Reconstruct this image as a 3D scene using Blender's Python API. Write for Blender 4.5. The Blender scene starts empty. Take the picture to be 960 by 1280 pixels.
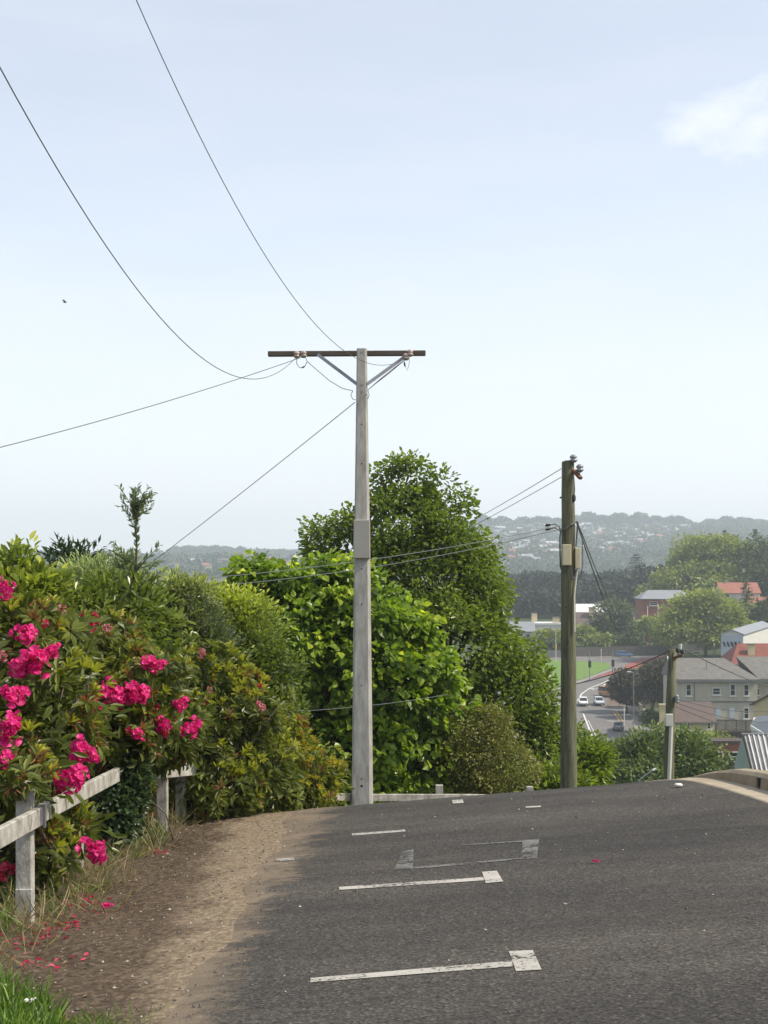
import bpy, math, random
import numpy as np
from mathutils import Vector, Matrix

SEED = 7
rng = np.random.default_rng(SEED)
random.seed(SEED)
R = math.radians
S = bpy.context.scene
COL = S.collection
F, HZ, CU = 1780.0, 700.0, 480.0          # focal length, eye level and centre of the photograph, in its pixels


def at(u, v, y):
    return Vector(((u - CU) / F * y, y, -(v - HZ) / F * y))


# ------------------------------------------------------------------ terrain
_ys = np.arange(-60, 60.05, .05)
_sl = np.interp(_ys, [-60, 14.2, 15.4, 18, 60], [-.0685, -.0685, -.2, -.25, -.25])
_z = np.cumsum(_sl) * .05
_z -= np.interp(0, _ys, _z)
Z60 = -1.5 + np.interp(60, _ys, _z)
_far_y = np.array([60, 75, 110, 170, 215, 235, 510, 620, 800, 1100, 1350, 2480, 2600, 3400.])
_far_z = np.array([Z60, Z60 - 2.9, -20.4, -26.9, -29.1, -29.1, -19.75, -17, -19, -20, -14, 60, 60, 20.])
_fy = np.arange(60, 3401, 1.)
_fz = np.interp(_fy, _far_y, _far_z)


def sstep(a, b, x):
    t = np.clip((np.asarray(x, float) - a) / (b - a), 0, 1)
    return t * t * (3 - 2 * t)


def G(x, y):
    x = np.asarray(x, float); y = np.asarray(y, float)
    near = -1.5 + np.interp(y, _ys, _z)
    far = np.interp(y, _fy, _fz)
    z = np.where(y < 60, near, far)
    fade = 1 - sstep(17, 45, y)
    z = z + .08 * np.clip(x, -3.4, 3.75) * fade
    z = z - np.clip((x - 3.75) * .5, 0, 1.6) * (1 - sstep(60, 100, y))
    # rise on the right side of the valley
    z = z + 13 * sstep(62, 128, x) * sstep(290, 450, y) * (1 - sstep(470, 640, y))
    # the far ridge is lower on the left
    k = sstep(-60, 160, x * 2500 / np.maximum(y, 1))
    drop = sstep(1350, 2480, y) * 50 * (1 - k)
    z = z - drop
    z = z + sstep(1400, 2000, y) * 4 * np.sin(x * .013 + 1.3) * np.cos(y * .006)
    return z


def g(x, y):
    return float(G(x, y))


def gp(u, v):                              # a point of the flat valley floor under a picture position
    y = 37.09 / ((v - HZ) / F + .034)
    return Vector(((u - CU) / F * y, y, g((u - CU) / F * y, y)))


# ------------------------------------------------------------------ materials
def new_mat(name):
    m = bpy.data.materials.new(name); m.use_nodes = True
    nt = m.node_tree
    for n in list(nt.nodes):
        nt.nodes.remove(n)
    return m, nt, nt.nodes, nt.links


def nd(nodes, t, **kw):
    n = nodes.new(t)
    for k, v in kw.items():
        if k.startswith('i_'):
            n.inputs[k[2:].replace('_', ' ')].default_value = v
        else:
            setattr(n, k, v)
    return n


def ramp(nodes, stops, interp='LINEAR'):
    n = nodes.new('ShaderNodeValToRGB')
    cr = n.color_ramp; cr.interpolation = interp
    while len(cr.elements) > 1:
        cr.elements.remove(cr.elements[-1])
    cr.elements[0].position = stops[0][0]; cr.elements[0].color = (*stops[0][1], 1)
    for p, c in stops[1:]:
        e = cr.elements.new(p); e.color = (*c, 1)
    return n


def solid(name, col, rough=.6, metal=0, var=.25, scale=4, bump=0, spec=.4, col2=None, stretch=(1, 1, 1), bscale=None):
    """plain material with noise-driven variation of its own colour"""
    m, nt, N, L = new_mat(name)
    out = nd(N, 'ShaderNodeOutputMaterial'); p = nd(N, 'ShaderNodeBsdfPrincipled')
    p.inputs['Roughness'].default_value = rough; p.inputs['Metallic'].default_value = metal
    p.inputs['Specular IOR Level'].default_value = spec
    tc = nd(N, 'ShaderNodeTexCoord'); mp = nd(N, 'ShaderNodeMapping'); mp.inputs['Scale'].default_value = stretch
    L.new(tc.outputs['Object'], mp.inputs['Vector'])
    no = nd(N, 'ShaderNodeTexNoise'); no.inputs['Scale'].default_value = scale; no.inputs['Detail'].default_value = 6
    no.inputs['Roughness'].default_value = .65
    L.new(mp.outputs[0], no.inputs['Vector'])
    c2 = col2 or tuple(c * (1 - var) for c in col)
    rp = ramp(N, [(.32, c2), (.68, col)])
    L.new(no.outputs['Fac'], rp.inputs['Fac']); L.new(rp.outputs['Color'], p.inputs['Base Color'])
    if bump:
        n2 = nd(N, 'ShaderNodeTexNoise'); n2.inputs['Scale'].default_value = bscale or scale * 6; n2.inputs['Detail'].default_value = 5
        L.new(mp.outputs[0], n2.inputs['Vector'])
        b = nd(N, 'ShaderNodeBump'); b.inputs['Strength'].default_value = bump; b.inputs['Distance'].default_value = .01
        L.new(n2.outputs['Fac'], b.inputs['Height']); L.new(b.outputs['Normal'], p.inputs['Normal'])
    L.new(p.outputs[0], out.inputs['Surface'])
    return m


def leafmat(name, stops, transl=.35, rough=.42, spec=.45, tcol=None):
    """leaf: every leaf carries its own tint value; part of the light passes through"""
    m, nt, N, L = new_mat(name)
    out = nd(N, 'ShaderNodeOutputMaterial'); p = nd(N, 'ShaderNodeBsdfPrincipled')
    p.inputs['Roughness'].default_value = rough; p.inputs['Specular IOR Level'].default_value = spec
    a = nd(N, 'ShaderNodeAttribute', attribute_name='tint')
    rp = ramp(N, stops); L.new(a.outputs['Fac'], rp.inputs['Fac'])
    L.new(rp.outputs['Color'], p.inputs['Base Color'])
    if transl > 0:
        t = nd(N, 'ShaderNodeBsdfTranslucent')
        mx = nd(N, 'ShaderNodeMix', data_type='RGBA', blend_type='MULTIPLY'); mx.inputs['Factor'].default_value = 1
        L.new(rp.outputs['Color'], mx.inputs['A']); mx.inputs['B'].default_value = (*(tcol or (1.5, 1.6, .7)), 1)
        L.new(mx.outputs['Result'], t.inputs['Color'])
        ms = nd(N, 'ShaderNodeMixShader'); ms.inputs['Fac'].default_value = transl
        L.new(p.outputs[0], ms.inputs[1]); L.new(t.outputs[0], ms.inputs[2]); L.new(ms.outputs[0], out.inputs['Surface'])
    else:
        L.new(p.outputs[0], out.inputs['Surface'])
    return m


M = {}
M['white_paint'] = solid('weathered_white_paint', (.47, .46, .415), .75, scale=2.6, bump=.5, stretch=(3, 3, 2), col2=(.17, .15, .12))
M['concrete'] = solid('pole_concrete', (.44, .43, .395), .85, scale=2.6, bump=.5, col2=(.25, .24, .215), stretch=(5, 5, 1.2), bscale=40)
M['concrete_cover'] = solid('grey_cover', (.34, .33, .29), .6, scale=2, var=.12)
M['wood_pole'] = solid('treated_pole_wood', (.165, .168, .10), .9, scale=2.6, bump=1, col2=(.05, .048, .030), stretch=(8, 8, .55), bscale=10)
M['arm_wood'] = solid('crossarm_wood', (.090, .082, .072), .8, scale=3, bump=.4, col2=(.07, .05, .035), stretch=(1, 6, 6))
M['galv'] = solid('galvanised_steel', (.26, .27, .29), .5, metal=.4, scale=8, var=.25)
M['rust'] = solid('rusty_steel', (.20, .085, .055), .8, scale=12, var=.5)
M['dark_metal'] = solid('dark_metal', (.03, .03, .032), .5, scale=10)
M['porcelain'] = solid('insulator_porcelain', (.42, .33, .28), .25, scale=9, var=.3)
M['glassy_grey'] = solid('insulator_glass', (.25, .27, .29), .2, scale=9, var=.3)
M['wire'] = solid('cable_black', (.085, .085, .09), .6, scale=10)
M['wire_light'] = solid('cable_grey', (.22, .24, .24), .5, scale=10)
M['box_cream'] = solid('fuse_box_cream', (.50, .46, .31), .5, scale=5, var=.15)
M['box_white'] = solid('fuse_box_white', (.62, .62, .55), .5, scale=5, var=.15)
M['bark'] = solid('bark', (.085, .06, .042), .9, scale=3, bump=.8, col2=(.04, .03, .022), stretch=(4, 4, 1))
M['bark_pale'] = solid('pale_bark', (.17, .14, .10), .9, scale=5, bump=.6, col2=(.09, .07, .05), stretch=(4, 4, 1))
M['paint_line'] = None
M['glass'] = solid('window_glass', (.022, .026, .03), .12, scale=1, var=.4, spec=.6)
M['frame_white'] = solid('window_frame_white', (.70, .70, .66), .6, scale=3, var=.15)
M['tyre'] = solid('tyre_rubber', (.02, .02, .02), .8, scale=5)
M['rim'] = solid('wheel_rim', (.35, .36, .38), .35, metal=.6, scale=5)
M['lamp'] = solid('car_lamp', (.7, .7, .66), .2, scale=5)
M['tail'] = solid('car_tail_lamp', (.35, .02, .02), .3, scale=5)
M['plaster_grey'] = solid('grey_render', (.44, .405, .325), .85, scale=.8, col2=(.36, .33, .265), bump=.2)
M['plaster_trim'] = solid('grey_trim', (.16, .165, .16), .7, scale=2)
M['slate'] = solid('slate_roof', (.17, .165, .15), .8, scale=1.1, col2=(.105, .10, .09), stretch=(1, 1, 3), bump=.3)
M['brown_roof'] = solid('brown_sheet_roof', (.12, .085, .075), .7, scale=1, var=.2)
M['red_roof'] = solid('red_tile_roof', (.22, .068, .048), .8, scale=1.2, var=.35)
M['pink_roof'] = solid('faded_red_roof', (.32, .125, .09), .8, scale=1.2, var=.3)
M['iron_roof'] = solid('iron_roof', (.24, .255, .28), .5, scale=.6, var=.15)
M['white_roof'] = solid('white_roof', (.62, .63, .62), .6, scale=.6, var=.1)
M['cream_wall'] = solid('cream_wall', (.56, .47, .28), .8, scale=1, var=.12)
M['tan_wall'] = solid('tan_wall', (.45, .37, .23), .8, scale=1, var=.15)
M['white_wall'] = solid('white_wall', (.56, .55, .51), .8, scale=1, var=.12)
M['blue_wall'] = solid('pale_blue_wall', (.40, .45, .50), .7, scale=1, var=.1)
M['green_wall'] = solid('pale_green_wall', (.27, .36, .32), .7, scale=1, var=.12)
M['timber_grey'] = solid('weathered_timber', (.17, .15, .13), .9, scale=1.5, col2=(.09, .08, .07), stretch=(3, 3, .5))
M['timber_pale'] = solid('pale_timber', (.40, .36, .28), .9, scale=1, col2=(.27, .235, .18), stretch=(3, 3, .4))
M['timber_dark'] = solid('dark_timber', (.085, .068, .055), .9, scale=1.5, var=.4)
M['kerb'] = solid('kerb_concrete', (.33, .28, .20), .9, scale=3.2, col2=(.19, .15, .10), bump=.5, bscale=40)
M['gutter'] = solid('gutter_concrete', (.37, .32, .245), .9, scale=2.6, col2=(.27, .22, .155), bump=.4, bscale=40)
M['asphalt_far'] = solid('valley_asphalt', (.16, .152, .145), .9, scale=.12, col2=(.12, .115, .11))
M['foot_pave'] = solid('valley_pavement', (.24, .225, .20), .9, scale=.3, var=.2)
M['red_pave'] = solid('red_lane', (.30, .085, .07), .9, scale=.3, var=.3)
M['brown_pave'] = solid('brick_pavement', (.16, .115, .085), .9, scale=.5, var=.3)
M['line_white'] = solid('road_paint_white', (.62, .62, .58), .8, scale=1, var=.25)
M['line_yellow'] = solid('road_paint_yellow', (.50, .34, .12), .8, scale=1, var=.25)
M['grass_lawn'] = solid('lawn', (.13, .22, .035), .9, scale=.5, col2=(.085, .16, .028))
M['sign_red'] = solid('sign_red', (.30, .09, .05), .6, scale=.6, var=.2)
M['sign_cream'] = solid('sign_cream', (.55, .44, .28), .6, scale=2, var=.1)
M['yellow_paint'] = solid('yellow_paint', (.55, .40, .05), .6, scale=3)
M['solar'] = solid('dark_roof_panel', (.055, .065, .075), .35, scale=1, var=.3)
M['black'] = solid('black_paint', (.018, .018, .02), .5, scale=3)
M['feather'] = solid('dark_feather', (.03, .03, .03), .8, scale=8)


def brick_mat():
    m, nt, N, L = new_mat('red_brick')
    out = nd(N, 'ShaderNodeOutputMaterial'); p = nd(N, 'ShaderNodeBsdfPrincipled'); p.inputs['Roughness'].default_value = .9
    tc = nd(N, 'ShaderNodeTexCoord'); mp = nd(N, 'ShaderNodeMapping'); mp.inputs['Rotation'].default_value = (R(90), 0, 0)
    L.new(tc.outputs['Object'], mp.inputs[0])
    b = nd(N, 'ShaderNodeTexBrick'); b.inputs['Scale'].default_value = 2.2
    b.inputs['Color1'].default_value = (.25, .07, .042, 1); b.inputs['Color2'].default_value = (.19, .055, .035, 1)
    b.inputs['Mortar'].default_value = (.25, .2, .16, 1); b.inputs['Mortar Size'].default_value = .012
    L.new(mp.outputs[0], b.inputs['Vector']); L.new(b.outputs['Color'], p.inputs['Base Color']); L.new(p.outputs[0], out.inputs[0])
    return m


M['brick'] = brick_mat()


def ribbed_mat(name, c1, c2, scale):
    m, nt, N, L = new_mat(name)
    out = nd(N, 'ShaderNodeOutputMaterial'); p = nd(N, 'ShaderNodeBsdfPrincipled'); p.inputs['Roughness'].default_value = .55
    tc = nd(N, 'ShaderNodeTexCoord')
    no = nd(N, 'ShaderNodeTexNoise'); no.inputs['Scale'].default_value = 1.5; no.inputs['Detail'].default_value = 5
    L.new(tc.outputs['Object'], no.inputs['Vector'])
    rp = ramp(N, [(.35, c1), (.65, c2)]); L.new(no.outputs['Fac'], rp.inputs[0])
    L.new(rp.outputs[0], p.inputs['Base Color']); L.new(p.outputs[0], out.inputs[0])
    return m


M['corrugated'] = ribbed_mat('corrugated_iron', (.25, .25, .26), (.36, .36, .36), 1)


def asphalt_mat():
    m, nt, N, L = new_mat('near_asphalt')
    out = nd(N, 'ShaderNodeOutputMaterial'); p = nd(N, 'ShaderNodeBsdfPrincipled')
    p.inputs['Roughness'].default_value = .88; p.inputs['Specular IOR Level'].default_value = .3
    tc = nd(N, 'ShaderNodeTexCoord')
    big = nd(N, 'ShaderNodeTexNoise'); big.inputs['Scale'].default_value = .9; big.inputs['Detail'].default_value = 7; big.inputs['Roughness'].default_value = .6
    mpb = nd(N, 'ShaderNodeMapping'); mpb.inputs['Scale'].default_value = (.35, 1, 1)
    L.new(tc.outputs['Object'], mpb.inputs[0]); L.new(mpb.outputs[0], big.inputs['Vector'])
    r1 = ramp(N, [(.28, (.027, .0248, .0225)), (.52, (.048, .044, .0395)), (.76, (.078, .070, .061))])
    L.new(big.outputs['Fac'], r1.inputs[0])
    # stones: single chips of paler and darker aggregate
    vo = nd(N, 'ShaderNodeTexVoronoi'); vo.inputs['Scale'].default_value = 75
    L.new(tc.outputs['Object'], vo.inputs['Vector'])
    sep = nd(N, 'ShaderNodeSeparateColor'); L.new(vo.outputs['Color'], sep.inputs[0])
    r2 = ramp(N, [(0, (.30, .30, .30)), (.25, (.72, .72, .72)), (.6, (1.02, 1.02, 1.0)), (.88, (1.3, 1.28, 1.24)), (1, (2.3, 2.25, 2.1))])
    L.new(sep.outputs[0], r2.inputs[0])
    mul = nd(N, 'ShaderNodeMix', data_type='RGBA', blend_type='MULTIPLY'); mul.inputs['Factor'].default_value = 1
    L.new(r1.outputs[0], mul.inputs['A']); L.new(r2.outputs[0], mul.inputs['B'])
    # coarser pits
    v2 = nd(N, 'ShaderNodeTexVoronoi'); v2.inputs['Scale'].default_value = 17; L.new(tc.outputs['Object'], v2.inputs['Vector'])
    r3 = ramp(N, [(.05, (.35, .35, .35)), (.16, (1, 1, 1))]); L.new(v2.outputs['Distance'], r3.inputs[0])
    s2 = nd(N, 'ShaderNodeSeparateColor'); L.new(v2.outputs['Color'], s2.inputs[0])
    gt = nd(N, 'ShaderNodeMath', operation='GREATER_THAN'); gt.inputs[1].default_value = .80; L.new(s2.outputs[1], gt.inputs[0])
    mul2 = nd(N, 'ShaderNodeMix', data_type='RGBA', blend_type='MULTIPLY'); L.new(gt.outputs[0], mul2.inputs['Factor'])
    L.new(mul.outputs['Result'], mul2.inputs['A']); L.new(r3.outputs[0], mul2.inputs['B'])
    # dirt tracked over it: strongest at the verge, thin smears running across
    sx = nd(N, 'ShaderNodeSeparateXYZ'); L.new(tc.outputs['Object'], sx.inputs[0])
    dn = nd(N, 'ShaderNodeTexNoise'); dn.inputs['Scale'].default_value = 2.6; dn.inputs['Detail'].default_value = 10; dn.inputs['Roughness'].default_value = .78
    mpd = nd(N, 'ShaderNodeMapping'); mpd.inputs['Scale'].default_value = (1.1, 1.5, 1)
    L.new(tc.outputs['Object'], mpd.inputs[0]); L.new(mpd.outputs[0], dn.inputs['Vector'])
    ad0 = nd(N, 'ShaderNodeMath', operation='MULTIPLY_ADD'); L.new(dn.outputs['Fac'], ad0.inputs[0]); ad0.inputs[1].default_value = -1.3; L.new(sx.outputs['X'], ad0.inputs[2])
    ad = nd(N, 'ShaderNodeMath', operation='MULTIPLY_ADD'); L.new(sx.outputs['Y'], ad.inputs[0]); ad.inputs[1].default_value = -.03; L.new(ad0.outputs[0], ad.inputs[2])
    mr = nd(N, 'ShaderNodeMapRange'); mr.interpolation_type = 'SMOOTHSTEP'
    L.new(ad.outputs[0], mr.inputs['Value']); mr.inputs['From Min'].default_value = -1.50; mr.inputs['From Max'].default_value = -1.82
    mr.inputs['To Min'].default_value = 0; mr.inputs['To Max'].default_value = 1
    sm = nd(N, 'ShaderNodeTexNoise'); sm.inputs['Scale'].default_value = 1.3; sm.inputs['Detail'].default_value = 8; sm.inputs['Roughness'].default_value = .75
    mps = nd(N, 'ShaderNodeMapping'); mps.inputs['Scale'].default_value = (.55, 1.5, 1); mps.inputs['Location'].default_value = (3, 1, 0)
    mps.inputs['Rotation'].default_value = (0, 0, R(3))
    L.new(tc.outputs['Object'], mps.inputs[0]); L.new(mps.outputs[0], sm.inputs['Vector'])
    rs = ramp(N, [(.52, (0, 0, 0)), (.80, (.26, .26, .26))]); L.new(sm.outputs['Fac'], rs.inputs[0])
    mxd = nd(N, 'ShaderNodeMath', operation='MAXIMUM'); L.new(mr.outputs[0], mxd.inputs[0]); L.new(rs.outputs[0], mxd.inputs[1])
    fin = nd(N, 'ShaderNodeMix', data_type='RGBA'); L.new(mxd.outputs[0], fin.inputs['Factor'])
    L.new(mul2.outputs['Result'], fin.inputs['A'])
    dc = ramp(N, [(.3, (.09, .070, .050)), (.7, (.215, .168, .118))]); L.new(sm.outputs['Fac'], dc.inputs[0]); L.new(dc.outputs[0], fin.inputs['B'])
    L.new(fin.outputs['Result'], p.inputs['Base Color'])
    bp = nd(N, 'ShaderNodeBump'); bp.inputs['Strength'].default_value = .5; bp.inputs['Distance'].default_value = .006
    L.new(vo.outputs['Distance'], bp.inputs['Height']); L.new(bp.outputs[0], p.inputs['Normal'])
    L.new(p.outputs[0], out.inputs[0])
    return m


def ground_mat():
    m, nt, N, L = new_mat('ground_soil')
    out = nd(N, 'ShaderNodeOutputMaterial'); p = nd(N, 'ShaderNodeBsdfPrincipled'); p.inputs['Roughness'].default_value = .95
    p.inputs['Specular IOR Level'].default_value = .2
    tc = nd(N, 'ShaderNodeTexCoord'); sx = nd(N, 'ShaderNodeSeparateXYZ'); L.new(tc.outputs['Object'], sx.inputs[0])
    mp = nd(N, 'ShaderNodeMapping'); mp.inputs['Scale'].default_value = (1.0, .8, 1); L.new(tc.outputs['Object'], mp.inputs[0])
    n1 = nd(N, 'ShaderNodeTexNoise'); n1.inputs['Scale'].default_value = 2.2; n1.inputs['Detail'].default_value = 9; n1.inputs['Roughness'].default_value = .72
    L.new(mp.outputs[0], n1.inputs['Vector'])
    # worn sandy band next to the asphalt, dark soil by the fence
    ad = nd(N, 'ShaderNodeMath', operation='MULTIPLY_ADD'); L.new(n1.outputs['Fac'], ad.inputs[0]); ad.inputs[1].default_value = 1.3; L.new(sx.outputs['X'], ad.inputs[2])
    ay = nd(N, 'ShaderNodeMath', operation='MULTIPLY_ADD'); L.new(sx.outputs['Y'], ay.inputs[0]); ay.inputs[1].default_value = .07; ay.inputs[2].default_value = -.63
    a2 = nd(N, 'ShaderNodeMath', operation='ADD'); L.new(ad.outputs[0], a2.inputs[0]); L.new(ay.outputs[0], a2.inputs[1])
    mr = nd(N, 'ShaderNodeMapRange'); mr.interpolation_type = 'SMOOTHSTEP'; L.new(a2.outputs[0], mr.inputs['Value'])
    mr.inputs['From Min'].default_value = -.74; mr.inputs['From Max'].default_value = -.34
    n2 = nd(N, 'ShaderNodeTexNoise'); n2.inputs['Scale'].default_value = 26; n2.inputs['Detail'].default_value = 8; n2.inputs['Roughness'].default_value = .75
    L.new(mp.outputs[0], n2.inputs['Vector'])
    dark = ramp(N, [(.3, (.028, .020, .013)), (.5, (.078, .056, .037)), (.68, (.20, .15, .10))]); L.new(n2.outputs['Fac'], dark.inputs[0])
    sand = ramp(N, [(.3, (.085, .064, .043)), (.5, (.20, .155, .105)), (.68, (.38, .305, .215))]); L.new(n2.outputs['Fac'], sand.inputs[0])
    mx = nd(N, 'ShaderNodeMix', data_type='RGBA'); L.new(mr.outputs[0], mx.inputs['Factor']); L.new(dark.outputs[0], mx.inputs['A']); L.new(sand.outputs[0], mx.inputs['B'])
    # away from the street: rough grass and scrub
    n3 = nd(N, 'ShaderNodeTexNoise'); n3.inputs['Scale'].default_value = .05; n3.inputs['Detail'].default_value = 8; n3.inputs['Roughness'].default_value = .7
    L.new(tc.outputs['Object'], n3.inputs['Vector'])
    gr = ramp(N, [(.35, (.030, .045, .018)), (.5, (.055, .075, .030)), (.68, (.10, .10, .055))]); L.new(n3.outputs['Fac'], gr.inputs[0])
    m2 = nd(N, 'ShaderNodeMapRange'); L.new(sx.outputs['Y'], m2.inputs['Value']); m2.inputs['From Min'].default_value = 15.5; m2.inputs['From Max'].default_value = 19
    mx2 = nd(N, 'ShaderNodeMix', data_type='RGBA'); L.new(m2.outputs[0], mx2.inputs['Factor']); L.new(mx.outputs['Result'], mx2.inputs['A']); L.new(gr.outputs[0], mx2.inputs['B'])
    L.new(mx2.outputs['Result'], p.inputs['Base Color'])
    bp = nd(N, 'ShaderNodeBump'); bp.inputs['Strength'].default_value = .8; bp.inputs['Distance'].default_value = .02
    L.new(n2.outputs['Fac'], bp.inputs['Height']); L.new(bp.outputs[0], p.inputs['Normal'])
    L.new(p.outputs[0], out.inputs[0])
    return m


def worn_paint(name, col, wear):
    """road paint with chips worn through (the worn places are really transparent to the asphalt below)"""
    m, nt, N, L = new_mat(name)
    out = nd(N, 'ShaderNodeOutputMaterial'); p = nd(N, 'ShaderNodeBsdfPrincipled'); p.inputs['Roughness'].default_value = .8
    tc = nd(N, 'ShaderNodeTexCoord')
    n1 = nd(N, 'ShaderNodeTexNoise'); n1.inputs['Scale'].default_value = 38; n1.inputs['Detail'].default_value = 7; n1.inputs['Roughness'].default_value = .7
    n2 = nd(N, 'ShaderNodeTexNoise'); n2.inputs['Scale'].default_value = 5; n2.inputs['Detail'].default_value = 4
    L.new(tc.outputs['Object'], n1.inputs['Vector']); L.new(tc.outputs['Object'], n2.inputs['Vector'])
    c = ramp(N, [(.3, tuple(x * .72 for x in col)), (.7, col)]); L.new(n2.outputs['Fac'], c.inputs[0]); L.new(c.outputs[0], p.inputs['Base Color'])
    ad = nd(N, 'ShaderNodeMath', operation='MULTIPLY_ADD'); L.new(n2.outputs['Fac'], ad.inputs[0]); ad.inputs[1].default_value = .45; L.new(n1.outputs['Fac'], ad.inputs[2])
    r = ramp(N, [(wear - .03, (0, 0, 0)), (wear + .03, (1, 1, 1))]); L.new(ad.outputs[0], r.inputs[0])
    t = nd(N, 'ShaderNodeBsdfTransparent'); ms = nd(N, 'ShaderNodeMixShader')
    L.new(r.outputs[0], ms.inputs[0]); L.new(t.outputs[0], ms.inputs[1]); L.new(p.outputs[0], ms.inputs[2]); L.new(ms.outputs[0], out.inputs[0])
    return m


M['asphalt'] = asphalt_mat()
M['ground'] = ground_mat()
M['paint_line'] = worn_paint('parking_paint', (.42, .40, .36), .625)
M['paint_faded'] = worn_paint('faded_parking_paint', (.14, .136, .13), .68)
M['paint_thin'] = worn_paint('worn_parking_paint', (.40, .39, .36), .64)

# leaves: base colours (linear) per kind; the ramp runs from old, dark leaves to young, pale ones
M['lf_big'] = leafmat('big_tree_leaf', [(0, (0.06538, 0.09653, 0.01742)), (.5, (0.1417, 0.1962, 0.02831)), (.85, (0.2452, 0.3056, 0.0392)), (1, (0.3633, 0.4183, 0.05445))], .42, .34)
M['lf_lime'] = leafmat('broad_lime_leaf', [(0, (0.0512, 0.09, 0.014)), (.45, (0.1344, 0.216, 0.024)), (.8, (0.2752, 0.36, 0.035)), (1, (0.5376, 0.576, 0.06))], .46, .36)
M['lf_olive'] = leafmat('olive_bush_leaf', [(0, (0.1009, 0.1126, 0.0252)), (.5, (0.2162, 0.2141, 0.04679)), (1, (0.4324, 0.3604, 0.081))], .25, .5)
M['lf_laurel'] = leafmat('laurel_leaf', [(0, (0.09462, 0.1332, 0.0306)), (.6, (0.2365, 0.293, 0.051)), (1, (0.5591, 0.5594, 0.08924))], .3, .32)
M['lf_dark'] = leafmat('dark_shrub_leaf', [(0, (0.018, 0.036, 0.018)), (.7, (0.045, 0.075, 0.03)), (1, (0.09, 0.135, 0.045))], .2, .4)
M['lf_grey'] = leafmat('silvery_shrub_leaf', [(0, (0.1708, 0.2119, 0.09966)), (.6, (0.3418, 0.4078, 0.185)), (1, (0.6492, 0.685, 0.3702))], .25, .5)
M['lf_sapling'] = leafmat('sapling_leaf', [(0, (0.06468, 0.0924, 0.05544)), (.6, (0.157, 0.2033, 0.1109)), (1, (0.3326, 0.3696, 0.2402))], .25, .45)
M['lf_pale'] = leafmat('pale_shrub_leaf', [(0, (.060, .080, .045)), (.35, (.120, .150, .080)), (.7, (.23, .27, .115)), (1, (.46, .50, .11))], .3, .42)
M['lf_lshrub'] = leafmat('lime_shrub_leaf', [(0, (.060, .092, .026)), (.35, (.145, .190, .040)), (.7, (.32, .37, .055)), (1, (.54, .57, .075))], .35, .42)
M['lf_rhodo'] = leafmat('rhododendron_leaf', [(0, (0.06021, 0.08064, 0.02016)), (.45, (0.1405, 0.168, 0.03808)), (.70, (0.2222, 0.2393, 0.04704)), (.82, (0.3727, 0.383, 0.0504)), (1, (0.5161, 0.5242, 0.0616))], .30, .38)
M['lf_azalea'] = leafmat('bronze_azalea_leaf', [(0, (.08, .10, .018)), (.5, (.25, .27, .04)), (.8, (.42, .42, .06)), (.9, (.50, .30, .07)), (1, (.52, .17, .06))], .4, .42)
M['spent'] = leafmat('spent_bloom', [(0, (.16, .09, .035)), (.6, (.34, .16, .06)), (1, (.45, .13, .07))], .25, .8)
M['petal'] = leafmat('magenta_petal', [(0, (.34, .004, .09)), (.5, (.64, .011, .19)), (1, (.86, .08, .34))], .35, .5, tcol=(1.3, .8, 1.2))
M['petal_red'] = leafmat('crimson_petal', [(0, (.24, .006, .025)), (.6, (.42, .015, .06)), (1, (.55, .05, .12))], .35, .5, tcol=(1.3, .8, 1.1))
M['petal_pale'] = leafmat('pale_pink_petal', [(0, (.40, .10, .13)), (.6, (.55, .20, .22)), (1, (.62, .36, .32))], .35, .5, tcol=(1.2, .9, 1))
M['grass'] = leafmat('grass_blade', [(0, (.045, .085, .014)), (.6, (.10, .18, .024)), (1, (.20, .29, .045))], .35, .5)
M['straw'] = leafmat('dry_grass_blade', [(0, (.10, .085, .04)), (.6, (.24, .19, .10)), (1, (.36, .30, .17))], .3, .7)
M['clover'] = solid('clover_white', (.7, .7, .62), .7)
M['litter'] = leafmat('leaf_litter', [(0, (.05, .032, .02)), (.6, (.12, .08, .045)), (1, (.28, .21, .13))], 0, .9)
M['stone'] = leafmat('loose_stone', [(0, (.05, .045, .04)), (.6, (.14, .12, .10)), (1, (.40, .36, .30))], 0, .9)
M['lf_v1'] = leafmat('valley_leaf_mid', [(0, (0.1139, 0.147, 0.03089)), (.6, (0.2504, 0.2974, 0.05148)), (1, (0.5468, 0.525, 0.07722))], .2, .6)
M['lf_v2'] = leafmat('valley_leaf_dark', [(0, (0.0486, 0.06739, 0.02376)), (.6, (0.0972, 0.1296, 0.03564)), (1, (0.1823, 0.2203, 0.0495))], .15, .6)
M['lf_v3'] = leafmat('valley_leaf_lime', [(0, (0.1394, 0.179, 0.03346)), (.6, (0.2788, 0.316, 0.05577)), (1, (0.4817, 0.4633, 0.08366))], .25, .6)
M['lf_v4'] = leafmat('valley_leaf_bronze', [(0, (0.054, 0.0504, 0.0324)), (.6, (0.099, 0.09, 0.054)), (1, (0.162, 0.153, 0.081))], .15, .6)
M['lf_hedge'] = leafmat('valley_hedge_leaf', [(0, (0.07519, 0.1102, 0.0312)), (.6, (0.1462, 0.2008, 0.04902)), (1, (0.2715, 0.324, 0.07128))], .2, .55)
M['lf_forest'] = leafmat('forest_leaf', [(0, (0.01238, 0.01945, 0.01061)), (.6, (0.02475, 0.03536, 0.01591)), (1, (0.04862, 0.06188, 0.02652))], .1, .7)
M['lf_far'] = leafmat('far_tree_leaf', [(0, (0.039, 0.0546, 0.02925)), (.6, (0.06825, 0.0936, 0.0429)), (1, (0.1268, 0.156, 0.06825))], .1, .7)


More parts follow.
